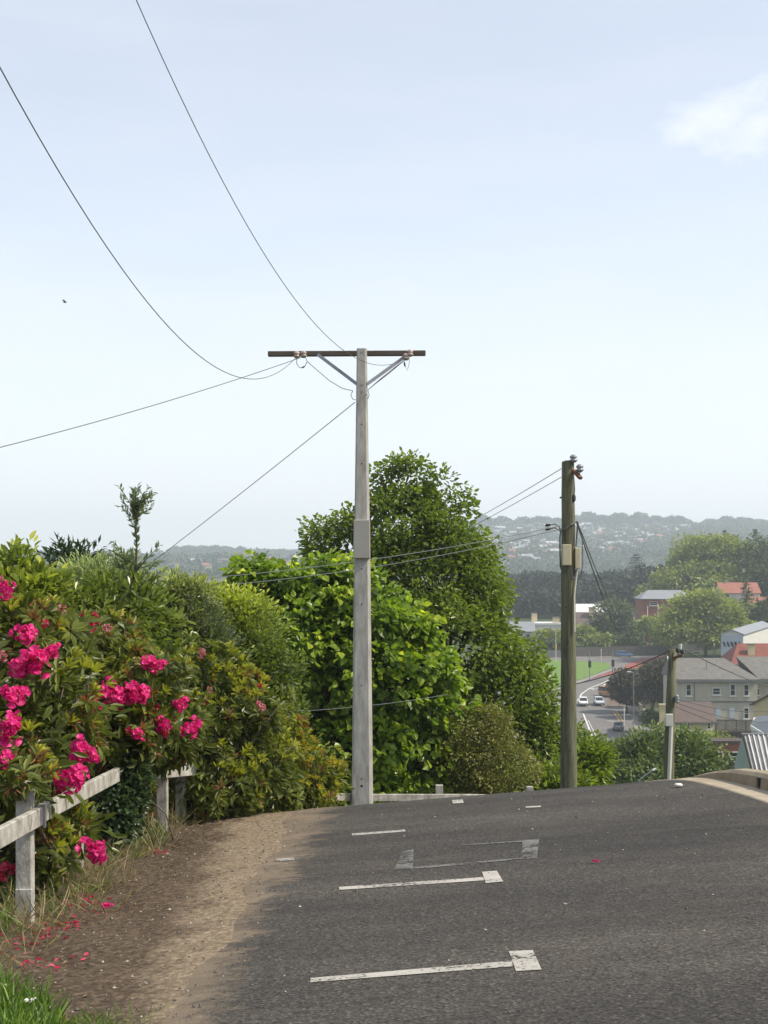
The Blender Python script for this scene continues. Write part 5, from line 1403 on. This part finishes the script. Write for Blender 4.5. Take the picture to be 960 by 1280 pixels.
for x in np.linspace(xa + .2, xb - .2, 5): MB().box((x, 200.2, (zt + g(x, 200)) / 2), (.16, .16, zt - g(x, 200))).build('post', M['timber_dark'], dk)
MB().box(((xa + xb) / 2, 202.4, (zb + g(xa, 203)) / 2), (xb - xa, .2, zb - g(xa, 203))).build('skirting_wall', M['timber_dark'], dk)
A_ = gp(794, 884); B_ = gp(809, 908)
lw = thing('concrete_wall', 'low pale concrete wall by the parked cars', 'wall', tuple(A_))
MB().bar(A_ + Vector((0, 0, .6)), B_ + Vector((0, 0, 1.1)), .25, 2.2).build('panel', M['plaster_grey'], lw); MB().bar(A_ + Vector((0, 0, 1.75)), B_ + Vector((0, 0, 2.25)), .35, .12).build('coping', M['gutter'], lw)
A2 = gp(794, 883.5); B2 = gp(828, 884.5)
lw = thing('concrete_wall', 'grey wall in front of the pale grey and white parked cars', 'wall', tuple(A2))
MB().bar(A2 + Vector((0, .2, .4)), B2 + Vector((0, .2, .4)), .25, 1.3).build('panel', M['plaster_grey'], lw); MB().bar(A2 + Vector((0, .2, 1.1)), B2 + Vector((0, .2, 1.1)), .33, .1).build('coping', M['gutter'], lw)

# ------------------------------------------------------------------ street furniture in the valley
def lamp(label, u, vt, vb, arm_du, y=None, mat='galv', name='street_lamp', cat='street lamp'):
    b = gp(u, vb) if y is None else Vector(gpt(u, y)); t_ = at(u, vt, b.y); rad = .075
    t = thing(name, label, cat, tuple(b))
    MB().tube([b - Vector((0, 0, .2)), Vector((b.x, b.y, t_.z))], [rad * 1.3, rad * .8], 8).build('pole', M[mat], t)
    if arm_du:
        e = at(u + arm_du, vt - abs(arm_du) * .35, b.y); MB().tube([Vector((b.x, b.y, t_.z - .05)), Vector(((b.x + e.x) / 2, b.y, e.z - .1)), e], .05, 6).build('arm', M[mat], t)
        s_ = 1 if arm_du > 0 else -1; bevel(MB().box((e.x + .3 * s_, e.y, e.z), (.75, .3, .16)).build('lamp_head', M['frame_white'], t), .05)
    return t
lamp('tall grey street lamp by the low concrete wall', 792, 841, 908, -3.5)
lamp('thin pole with yellow band beside the timber power pole', 694.8, 786, 829, 0, mat='box_white', name='marker_pole', cat='pole')
MB().tube([at(694.8, 806, gp(694.8, 829).y - .1), at(694.8, 812, gp(694.8, 829).y - .1)], .2, 8).build('band', M['yellow_paint'], bpy.data.objects['marker_pole'])
lamp('slim street lamp before the white shed', 893, 788, 816, -9, y=352)
lamp('slim grey lamp post over the board fence by the red sign', 829, 792, 815, 0, y=370, name='lamp_post', cat='pole')
nl = at(803, 978, 75); gz = g(nl.x, 75)
t = thing('street_lamp', 'lamp arm reaching up out of the dark round tree', 'street lamp', (nl.x - .3, 75, gz))
MB().tube([(nl.x - .3, 75, gz), (nl.x - .3, 75, nl.z - .3)], .07, 8).build('pole', M['galv'], t)
MB().tube([Vector((nl.x - .3, 75, nl.z - .3)), at(800, 974, 75), at(816, 962.5, 75)], .035, 6).build('arm', M['galv'], t)
bevel(MB().bar(at(815.5, 963, 75), at(820, 960.8, 75), .16, .10).build('lamp_head', M['frame_white'], t), .02)
def signal(label, u, vt, vb, vh, mat='galv'):
    b = gp(u, vb); t = thing('traffic_signal', label, 'traffic signal', tuple(b), 'traffic signals at the valley junction'); t_ = at(u, vt, b.y); zh = at(u, vh, b.y).z
    MB().tube([b - Vector((0, 0, .2)), Vector((b.x, b.y, t_.z))], .085, 8).build('pole', M[mat], t)
    ho = MB().box((b.x, b.y - .2, zh), (.62, .3, 1.5)).build('housing', M['black'], t); bevel(ho, .04)
    for i in range(3): MB().tube([(b.x, b.y - .35, zh + .45 - i * .45), (b.x, b.y - .42, zh + .45 - i * .45)], .14, 8).build('lens', M['dark_metal'], ho)
    return t
signal('traffic signal standing in the middle of the lawn edge', 737, 815, 851, 830)
signal('traffic signal at the tip of the lawn by the bus lane', 766, 813, 851, 829)
t = signal('traffic signal on a yellow post beside the tall grey lamp', 797.5, 846, 876, 857, 'yellow_paint')
def simple_pole(label, u, vt, vb, mat='frame_white', cat='pole', name='post', rad=.07, y=None):
    b = gp(u, vb) if y is None else Vector(gpt(u, y)); t = thing(name, label, cat, tuple(b)); t_ = at(u, vt, b.y)
    MB().tube([b - Vector((0, 0, .2)), Vector((b.x, b.y, t_.z))], rad, 7).build('shaft', M[mat], t)
    MB().lathe((b.x, b.y, t_.z), [(rad, 0), (rad * 1.5, .04), (rad * 1.2, .12), (.01, .16)], 7).build('cap', M[mat], t); return t
simple_pole('white post beside the footpath near the dark parked car', 780.3, 886, 908, name='sign_post', cat='sign post')
simple_pole('amber marker post on the brown island', 774, 865, 885, 'yellow_paint', name='bollard', cat='bollard')
simple_pole('white flagpole over the shop, shorter one', 809.5, 758, 778, y=400, name='flagpole', cat='flagpole', rad=.08)
simple_pole('white flagpole over the shop, taller one', 822.5, 756, 778, y=400, name='flagpole', cat='flagpole', rad=.09)
simple_pole('slim white post before the blue hatchback', 751.5, 812, 826, name='sign_post', cat='sign post')
p = gp(656.5, 835); t = thing('lightbox_sign', 'white square sign box on a dark post among the tree leaves', 'sign', tuple(p)); q = at(657, 809.5, p.y)
bevel(MB().box((q.x, p.y, q.z), (1.6, .3, 1.5)).build('sign_box', M['frame_white'], t), .04); MB().box((q.x, p.y + .02, q.z - .9), (1.75, .25, .2)).build('base_trim', M['black'], t)
MB().box((p.x - 1.0, p.y, (p.z + q.z - .8) / 2), (1.2, .3, q.z - .8 - p.z)).build('post', M['black'], t)

# ------------------------------------------------------------------ valley trees
def vtree(label, lobes, n, per, size, mat, seed, name='tree', cat='tree', r0=.35, clump=.9, trunk=True, asp=.6, base=None, droop=.1, shell=.72, **kw):
    C = np.array([l[0] for l in lobes]); c = C.mean(0); bx, by = base or (c[0], c[1])
    t = thing(name, label, cat, (bx, by, g(bx, by)))
    limbs('trunk', t, (bx, by, g(bx, by) - .3), (c[0], c[1], C[:, 2].max()), r0, lobes, M['bark'], 9, seed)
    foliage('crown', t, lobes, n, per, size, asp, M[mat], T_RHOMB, seed=seed, clump=clump, shell=shell, droop=droop, zmin=ground_min, **kw)
    # dense twigs and leaves inside, so that no light passes straight through
    r = np.random.default_rng(seed)
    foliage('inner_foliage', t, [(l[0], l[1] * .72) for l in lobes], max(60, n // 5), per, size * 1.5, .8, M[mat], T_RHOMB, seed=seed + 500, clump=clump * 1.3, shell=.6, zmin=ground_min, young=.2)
    return t


vtree('dense dark green round tree in front of the distant pole', [lobe(790, 955, 92, 36, 34), lobe(826, 947, 92, 44, 29), lobe(862, 950, 91, 30, 30), lobe(768, 968, 91, 22, 24), lobe(815, 975, 91, 62, 30), lobe(850, 938, 93, 20, 12), lobe(880, 965, 91, 16, 18)],
      1500, 16, .26, 'lf_hedge', 101, clump=.30, r0=.2)
vtree('green hedge top between cottage and brick building', [lobe(872, 927, 158, 20, 8), lobe(893, 925, 160, 14, 7), lobe(845, 932, 158, 20, 8), lobe(905, 930, 160, 8, 8)], 260, 14, .30, 'lf_v1', 102, name='hedge', cat='hedge', r0=.1, clump=.35)
vtree('dark shrub at the foot of the brick building', [lobe(903, 960, 140, 14, 12), lobe(890, 968, 140, 14, 10), lobe(880, 950, 142, 8, 8)], 150, 14, .28, 'lf_v2', 103, name='shrub', cat='shrub', r0=.08, clump=.3)
vtree('dark shrub behind the low concrete wall', [lobe(815, 897, 232, 14, 9), lobe(825, 900, 232, 10, 8)], 120, 12, .35, 'lf_v2', 104, name='shrub', cat='shrub', r0=.08, clump=.35)
vtree('rounded dark tree nearest the valley bend', [lobe(783, 852, 262, 17, 15), lobe(775, 860, 262, 9, 12), lobe(792, 866, 262, 10, 12), lobe(783, 868, 262, 13, 10)], 300, 14, .5, 'lf_v4', 105, clump=.55, r0=.2)
vtree('taller bronze dark tree next to the distant pole', [lobe(822, 845, 255, 18, 18), lobe(812, 860, 255, 14, 16), lobe(832, 860, 255, 13, 18), lobe(835, 840, 255, 10, 14)], 340, 14, .5, 'lf_v4', 106, clump=.55, r0=.25, base=(at(812.5, 0, 255).x, 255))
vtree('small blue green tree between the two dark trees', [lobe(806, 842, 268, 7, 9), lobe(803, 852, 268, 6, 8)], 80, 12, .45, 'lf_v2', 107, clump=.4, r0=.12)
vtree('dark spreading tree above the blue hatchback', [lobe(768, 775, 388, 25, 22), lobe(752, 797, 386, 18, 14), lobe(786, 795, 386, 22, 18), lobe(768, 805, 384, 36, 11), lobe(758, 788, 388, 18, 14)], 620, 15, .75, 'lf_v2', 108, clump=.9, r0=.4)
vtree('light green spreading tree below the brick house', [lobe(862, 768, 352, 30, 24), lobe(897, 770, 352, 34, 26), lobe(920, 785, 350, 20, 15), lobe(845, 785, 350, 22, 16), lobe(878, 755, 354, 28, 14), lobe(890, 792, 350, 40, 12)], 900, 16, .75, 'lf_v3', 109, clump=.85, r0=.4)
vtree('mid green trees mass beside the red sign', [lobe(832, 790, 368, 20, 16), lobe(812, 782, 375, 12, 10), lobe(848, 798, 366, 18, 10), lobe(845, 775, 372, 14, 12)], 380, 15, .7, 'lf_v1', 110, clump=.8, r0=.3)
vtree('yellow green bush in front of the white flat roofed house', [lobe(680, 796, 392, 12, 6), lobe(691, 797, 392, 9, 6)], 170, 14, .6, 'lf_v3', 111, name='bush', cat='bush', clump=.6, r0=.12)
vtree('dark bush below the yellow green bush', [lobe(680, 807, 385, 22, 6), lobe(700, 808, 383, 14, 6), lobe(663, 805, 388, 10, 6)], 220, 14, .6, 'lf_v2', 112, name='bush', cat='bush', clump=.6, r0=.12)
vtree('low bush row right of the timber pole behind the board fence', [lobe(728, 792, 378, 14, 9), lobe(745, 800, 374, 16, 7)], 200, 14, .55, 'lf_v1', 113, name='bush', cat='bush', clump=.6, r0=.12)
vtree('huge domed green tree on the rise', [lobe(893, 705, 450, 50, 34), lobe(862, 716, 448, 30, 26), lobe(925, 715, 448, 26, 26), lobe(900, 688, 452, 32, 18), lobe(845, 728, 446, 22, 16), lobe(885, 725, 444, 56, 18)], 1500, 16, 1.0, 'lf_v1', 114, clump=1.15, r0=.7)
vtree('dark tree right of the huge domed tree', [lobe(955, 705, 440, 24, 28), lobe(945, 725, 436, 20, 20), lobe(968, 725, 436, 24, 24)], 460, 15, 1.0, 'lf_v2', 115, clump=1.1, r0=.5)
vtree('brown green tree at the edge of the dark wood', [lobe(655, 770, 500, 17, 14), lobe(640, 780, 498, 18, 12)], 220, 14, .9, 'lf_v4', 116, clump=1.0, r0=.3)
vtree('green tree running down the slope below the domed tree', [lobe(832, 730, 470, 16, 16), lobe(815, 742, 470, 16, 10)], 240, 14, .9, 'lf_v1', 117, clump=1.0, r0=.3)
vtree('dark bushy tree at the frame edge below the red roof', [lobe(955, 765, 372, 12, 18), lobe(962, 785, 370, 16, 14), lobe(945, 780, 372, 12, 12)], 280, 14, .75, 'lf_v2', 118, clump=.8, r0=.3)


def conifer(label, u, vt, vb, w, y, seed, mat='lf_v2', tiers=11):
    b = Vector(gpt(u, y)); top = at(u, vt, y); t = thing('conifer', label, 'conifer', tuple(b)); r = np.random.default_rng(seed)
    MB().tube([b - Vector((0, 0, .3)), top], [.3, .03], 7).build('trunk', M['bark'], t)
    zb = max(at(u, vb, y).z, b.z + .5); P, A_, Nn, T, Ln = [], [], [], [], []
    W = w / F * y
    for i in range(tiers):
        f = i / tiers; z = zb + (top.z - zb) * f; rad = W * (1 - f) ** .8 * r.uniform(.8, 1.1) + .15; nb = max(6, int(16 * (1 - f)) + 5)
        for k in range(nb):
            a = r.uniform(0, 6.28); d_ = np.array((math.cos(a), math.sin(a), -.18))
            for q in np.linspace(.15, 1, 8):
                P.append(np.array((b.x, y, z)) + d_ * rad * q + r.normal(size=3) * .12); A_.append(d_ + r.normal(size=3) * .5); Nn.append(np.array((0, 0, 1)) + r.normal(size=3) * .5); T.append(r.random() * .6 + .2 * q); Ln.append(r.uniform(.5, .9) * (W / 3.5) ** .5)
    Ln = np.array(Ln); link('crown', leaves_mesh('crown', np.array(P), np.array(A_), np.array(Nn), Ln, Ln * .5, np.array(T), M[mat], T_RHOMB), t); return t
conifer('dark columnar conifer beside the faded red roof', 933, 722, 790, 17, 378, 1, 'lf_v2', 16)
conifer('dark pointed conifer on the skyline above the domed tree', 907, 660, 700, 13, 540, 2, 'lf_forest')
conifer('dark pointed conifer on the skyline near the frame edge', 945, 659, 695, 12, 540, 3, 'lf_forest')
conifer('lone spreading conifer rising out of the dark wood', 795, 690, 712, 13, 640, 4, 'lf_forest', 7)


# dark wood behind the valley houses: one mass
def canopy_mass(name, trees, per, size, mat, label, cat, seed, asp=.7):
    r = np.random.default_rng(seed); P, A_, Nn, T, Ln = [], [], [], [], []
    for (x, y, z0, rad, hgt) in trees:
        n = per; d_ = unit(r.normal(size=(n, 3))); d_[:, 2] = np.abs(d_[:, 2]) * 1.0 - .15 * r.random(n)
        c = np.array((x, y, z0 + hgt * .5)); E = np.array((rad, rad, hgt * .5))
        P.append(c + d_ * E * r.uniform(.78, 1.08, (n, 1))); A_.append(unit(d_ + r.normal(size=(n, 3)) * .6)); Nn.append(d_ + np.array((0, 0, .5)) + r.normal(size=(n, 3)) * .4)
        T.append(np.clip(r.uniform(.1, .7) + r.normal(size=n) * .13, 0, 1)); Ln.append(size * r.uniform(.6, 1.3, n))
    P, A_, Nn, T, Ln = [np.concatenate(q) for q in (P, A_, Nn, T, Ln)]
    return tag(link(name, leaves_mesh(name, P, A_, Nn, Ln, Ln * asp, T, mat, T_RHOMB)), label, cat, kind='stuff')


fr = np.random.default_rng(61); tr = []
for _ in range(330):
    y = fr.uniform(540, 780); u = fr.uniform(570, 1010); x = (u - CU) / F * y
    tr.append((x, y, g(x, y) - 1, fr.uniform(4.5, 8), fr.uniform(8, 13)))
for _ in range(70):
    y = fr.uniform(495, 545); u = fr.uniform(590, 850); x = (u - CU) / F * y
    tr.append((x, y, g(x, y) - 1, fr.uniform(3.5, 6), fr.uniform(6, 10)))
canopy_mass('forest', tr, 330, 1.7, M['lf_forest'], 'dark wooded belt behind the valley houses', 'forest', 62)
fr = np.random.default_rng(71); tr = []
# skyline wood on the far ridge: groups of rounded crowns with gaps between them (spans in picture units at the ridge's distance)
GROUPS = [(556, 598, 652), (594, 618, 645), (612, 641, 646), (643, 664, 647), (662, 690, 645), (684, 704, 648), (700, 728, 644), (722, 748, 640), (744, 764, 643), (760, 790, 641), (786, 812, 640), (808, 832, 644), (822, 866, 645),
          (876, 900, 649), (892, 922, 646), (914, 946, 647), (936, 966, 650), (958, 1000, 648), (212, 232, 684), (224, 246, 683), (248, 262, 683), (259, 276, 682), (273, 291, 684), (297, 306, 684), (312, 345, 690), (340, 384, 689)]
for (u0, u1, vt) in GROUPS:
    for _ in range(max(9, int((u1 - u0) * .9))):
        y = fr.uniform(2400, 2520); f = fr.uniform(-1, 1); u = (u0 + u1) / 2 + f * (u1 - u0) / 2 * .86; x = (u - CU) / F * y; z0 = g(x, y) - 2
        top = HZ - (HZ - vt) * (1 - .16 * f * f) + fr.uniform(0, 3.5); hh = np.clip((HZ - top) / F * y - z0, 5, 36)
        tr.append((x, y, z0, fr.uniform(7, 12), hh))
canopy_mass('ridge_wood', tr, 190, 4.2, M['lf_far'], 'tall trees lining the far hilltop', 'forest', 72)
tr = []
for _ in range(3300):
    y = math.sqrt(fr.uniform(1250 ** 2, 2470 ** 2)); u = fr.uniform(-40, 560) if fr.random() < .42 else fr.uniform(560, 1010); x = (u - CU) / F * y
    tr.append((x, y, g(x, y) - 1.5, fr.uniform(4, 9), fr.uniform(5, 11)))
canopy_mass('suburb_greenery', tr, 40, 3.6, M['lf_far'], 'garden trees among the houses of the far hillside', 'trees', 73)

# far houses: each one an object; a few kinds, copied
def far_kind(wall, roof, w, d, h, rh, hip):
    wm = walls(w, d, h, 1.5, 0).mesh('house', M[wall]); ro = (hip_roof if hip else gable_roof)(w, d, h, rh, .4)
    if not hip: pass
    V = [tuple(v.co) for v in wm.vertices]; Fw = [tuple(p.vertices) for p in wm.polygons]; nV = len(V)
    me = bpy.data.meshes.new('house'); me.from_pydata(V + [tuple(v) for v in ro.v], [], Fw + [tuple(i + nV for i in f) for f in ro.f]); me.update()
    me.materials.append(M[wall]); me.materials.append(M[roof]); me.polygons.foreach_set('material_index', [0] * len(Fw) + [1] * len(ro.f)); return me
M['far_wall'] = solid('far_house_wall', (.40, .39, .36), .85, scale=.2, var=.3)
M['far_roof'] = solid('far_pale_roof', (.42, .42, .42), .7, scale=.2, var=.25)
KINDS = [(far_kind('far_wall', 'iron_roof', 14, 9, 3.6, 2.6, True), 'tiny white house with a grey roof among trees on the far hillside'),
         (far_kind('far_wall', 'far_roof', 15, 9, 4.5, 2.2, False), 'tiny white house with a pale roof among trees on the far hillside'),
         (far_kind('cream_wall', 'pink_roof', 13, 10, 3.8, 2.8, True), 'tiny cream house with a reddish roof among trees on the far hillside'),
         (far_kind('tan_wall', 'brown_roof', 14, 9, 3.6, 2.6, True), 'tiny tan house with a brown roof among trees on the far hillside'),
         (far_kind('far_wall', 'brown_roof', 12, 10, 5.5, 2.4, True), 'tiny two storey white house with a brown roof among trees on the far hillside')]
hr = np.random.default_rng(81); placed = []; n_h = 0; guard = 0
while n_h < 285 and guard < 20000:
    guard += 1
    y = math.sqrt(hr.uniform(1400 ** 2, 2440 ** 2)); left = hr.random() < .07
    u = hr.uniform(212, 380) if left else hr.uniform(592, 958); x = (u - CU) / F * y; z = g(x, y); v = HZ - z / y * F
    if not left and v > np.interp(u, [592, 640, 780, 840, 880, 958], [715, 713, 692, 668, 660, 655]): continue
    if not left and 696 < u < 724: continue
    if any((x - a) ** 2 + (y - b) ** 2 < 17 ** 2 for a, b in placed): continue
    placed.append((x, y)); me, lb = KINDS[int(hr.choice(5, p=[.30, .28, .18, .12, .12]))]
    o_ = bpy.data.objects.new('far_house', me); COL.objects.link(o_); o_.location = (x, y, z + .6); o_.rotation_euler = (0, 0, hr.normal() * .5); s_ = hr.uniform(.85, 1.2); o_.scale = (s_, s_, s_)
    tag(o_, lb, 'house', 'houses on the far hillside'); n_h += 1

# ================================================================== AIR
zmin = min(v.co.z for v in ground.data.vertices)
zmax = max((o.matrix_world @ Vector(c)).z for o in S.objects if o.type == 'MESH' and o.parent is None for c in o.bound_box)
hz = MB().box((0, 1640, (zmin - 1 + 100) / 2), (2760, 3420, 100 - (zmin - 1)))
m, nt, N, L = new_mat('air'); out = nd(N, 'ShaderNodeOutputMaterial'); pv = nd(N, 'ShaderNodeVolumePrincipled')
pv.inputs['Color'].default_value = (.82, .91, 1.0, 1); pv.inputs['Density'].default_value = .00031; pv.inputs['Anisotropy'].default_value = .2
L.new(pv.outputs[0], out.inputs['Volume'])
hzo = hz.build('haze', m); tag(hzo, 'thin pale haze filling the valley air', 'haze', kind='stuff')

# ================================================================== LIGHT, SKY, CAMERA
SUN_EL, SUN_AZ = R(50), R(100)               # azimuth from +Y (straight ahead) towards +X (right)
W = bpy.data.worlds.new('World'); S.world = W; W.use_nodes = True
N, L = W.node_tree.nodes, W.node_tree.links
for n in list(N): N.remove(n)
out = nd(N, 'ShaderNodeOutputWorld'); bg = nd(N, 'ShaderNodeBackground'); bg.inputs['Strength'].default_value = .15
sk = nd(N, 'ShaderNodeTexSky', sky_type='NISHITA'); sk.sun_disc = False; sk.sun_elevation = SUN_EL; sk.sun_rotation = SUN_AZ
sk.altitude = 60; sk.air_density = 1.0; sk.dust_density = .7; sk.ozone_density = 1.2
hs = nd(N, 'ShaderNodeHueSaturation'); hs.inputs['Saturation'].default_value = .75; L.new(sk.outputs[0], hs.inputs['Color'])
tc = nd(N, 'ShaderNodeTexCoord')
# thin high cloud: a small bank up on the right and faint streaks low over the hills
cd = Vector(((945 - CU) / F, 1, -(160 - HZ) / F)).normalized()
dt = nd(N, 'ShaderNodeVectorMath', operation='DISTANCE'); dt.inputs[1].default_value = cd
nw = nd(N, 'ShaderNodeTexNoise'); nw.inputs['Scale'].default_value = 9; nw.inputs['Detail'].default_value = 10; nw.inputs['Roughness'].default_value = .6
mpn = nd(N, 'ShaderNodeMapping'); mpn.inputs['Scale'].default_value = (1, 1, 1.8); mpn.inputs['Rotation'].default_value = (0, R(35), 0)
L.new(tc.outputs['Generated'], mpn.inputs[0]); L.new(mpn.outputs[0], nw.inputs['Vector']); L.new(tc.outputs['Generated'], dt.inputs[0])
ad = nd(N, 'ShaderNodeMath', operation='MULTIPLY_ADD'); L.new(nw.outputs['Fac'], ad.inputs[0]); ad.inputs[1].default_value = -.30; L.new(dt.outputs['Value'], ad.inputs[2])
mc = nd(N, 'ShaderNodeMapRange'); mc.interpolation_type = 'SMOOTHSTEP'; L.new(ad.outputs[0], mc.inputs['Value']); mc.inputs['From Min'].default_value = -.045; mc.inputs['From Max'].default_value = -.19
mc.inputs['To Min'].default_value = 0; mc.inputs['To Max'].default_value = .9
ns = nd(N, 'ShaderNodeTexNoise'); ns.inputs['Scale'].default_value = 5; ns.inputs['Detail'].default_value = 6; ns.inputs['Roughness'].default_value = .5
mps = nd(N, 'ShaderNodeMapping'); mps.inputs['Scale'].default_value = (1, 1, 5); L.new(tc.outputs['Generated'], mps.inputs[0]); L.new(mps.outputs[0], ns.inputs['Vector'])
rs_ = ramp(N, [(.36, (.40, .40, .40)), (.84, (.54, .54, .54))]); L.new(ns.outputs['Fac'], rs_.inputs[0])
sz = nd(N, 'ShaderNodeSeparateXYZ'); L.new(tc.outputs['Generated'], sz.inputs[0])
zo = nd(N, 'ShaderNodeMath', operation='MULTIPLY_ADD'); L.new(nw.outputs['Fac'], zo.inputs[0]); zo.inputs[1].default_value = .018; L.new(sz.outputs['Z'], zo.inputs[2])
zd = nd(N, 'ShaderNodeMath', operation='SUBTRACT'); L.new(zo.outputs[0], zd.inputs[0]); zd.inputs[1].default_value = .152
za = nd(N, 'ShaderNodeMath', operation='ABSOLUTE'); L.new(zd.outputs[0], za.inputs[0])
zm = nd(N, 'ShaderNodeMapRange'); zm.interpolation_type = 'SMOOTHSTEP'; L.new(za.outputs[0], zm.inputs['Value']); zm.inputs['From Min'].default_value = .011; zm.inputs['From Max'].default_value = .0
zm.inputs['To Min'].default_value = 0; zm.inputs['To Max'].default_value = .5
zx = nd(N, 'ShaderNodeMapRange'); L.new(sz.outputs['X'], zx.inputs['Value']); zx.inputs['From Min'].default_value = -.05; zx.inputs['From Max'].default_value = .22
zz = nd(N, 'ShaderNodeMath', operation='MULTIPLY'); L.new(zm.outputs[0], zz.inputs[0]); L.new(zx.outputs[0], zz.inputs[1])
m0 = nd(N, 'ShaderNodeMath', operation='MAXIMUM'); L.new(mc.outputs[0], m0.inputs[0]); L.new(zz.outputs[0], m0.inputs[1])
mxm = nd(N, 'ShaderNodeMath', operation='MAXIMUM'); L.new(m0.outputs[0], mxm.inputs[0])
lo = nd(N, 'ShaderNodeMapRange'); lo.interpolation_type = 'SMOOTHSTEP'; L.new(sz.outputs['Z'], lo.inputs['Value']); lo.inputs['From Min'].default_value = .30; lo.inputs['From Max'].default_value = .0; lo.inputs['To Min'].default_value = 0; lo.inputs['To Max'].default_value = .40
l2 = nd(N, 'ShaderNodeMath', operation='ADD'); L.new(lo.outputs[0], l2.inputs[0]); L.new(rs_.outputs[0], l2.inputs[1]); L.new(l2.outputs[0], mxm.inputs[1])
mxc = nd(N, 'ShaderNodeMix', data_type='RGBA'); L.new(mxm.outputs[0], mxc.inputs['Factor']); L.new(hs.outputs[0], mxc.inputs['A']); mxc.inputs['B'].default_value = (5.5, 5.72, 6.05, 1)
L.new(mxc.outputs['Result'], bg.inputs['Color']); L.new(bg.outputs[0], out.inputs['Surface'])

sl = bpy.data.lights.new('sun', 'SUN'); sl.energy = 4.4; sl.angle = R(.8); sl.color = (1, .90, .74)
so = bpy.data.objects.new('sun', sl); COL.objects.link(so)
sd = Vector((math.sin(SUN_AZ) * math.cos(SUN_EL), math.cos(SUN_AZ) * math.cos(SUN_EL), math.sin(SUN_EL)))
so.rotation_euler = sd.to_track_quat('Z', 'Y').to_euler(); so.location = (20, 0, 40)

cam = bpy.data.cameras.new('camera'); co = bpy.data.objects.new('camera', cam); COL.objects.link(co)
co.location = (0, 0, 0); co.rotation_euler = (R(90), 0, 0)
cam.sensor_fit = 'AUTO'; cam.sensor_width = 36; cam.lens = F / 1280 * 36; cam.shift_y = (HZ - 640) / 1280; cam.clip_start = .1; cam.clip_end = 8000
S.camera = co
S.view_settings.view_transform = 'Standard'; S.view_settings.look = 'None'; S.view_settings.exposure = .33; S.view_settings.gamma = 1; S.view_settings.use_curve_mapping = False
S.render.engine = 'CYCLES'
S.cycles.use_denoising = True
S.cycles.max_bounces = 8; S.cycles.diffuse_bounces = 3; S.cycles.glossy_bounces = 2; S.cycles.transmission_bounces = 4; S.cycles.volume_bounces = 1; S.cycles.transparent_max_bounces = 8
S.cycles.sample_clamp_indirect = 6
print('zmin', zmin, 'zmax', zmax, 'far houses', n_h)
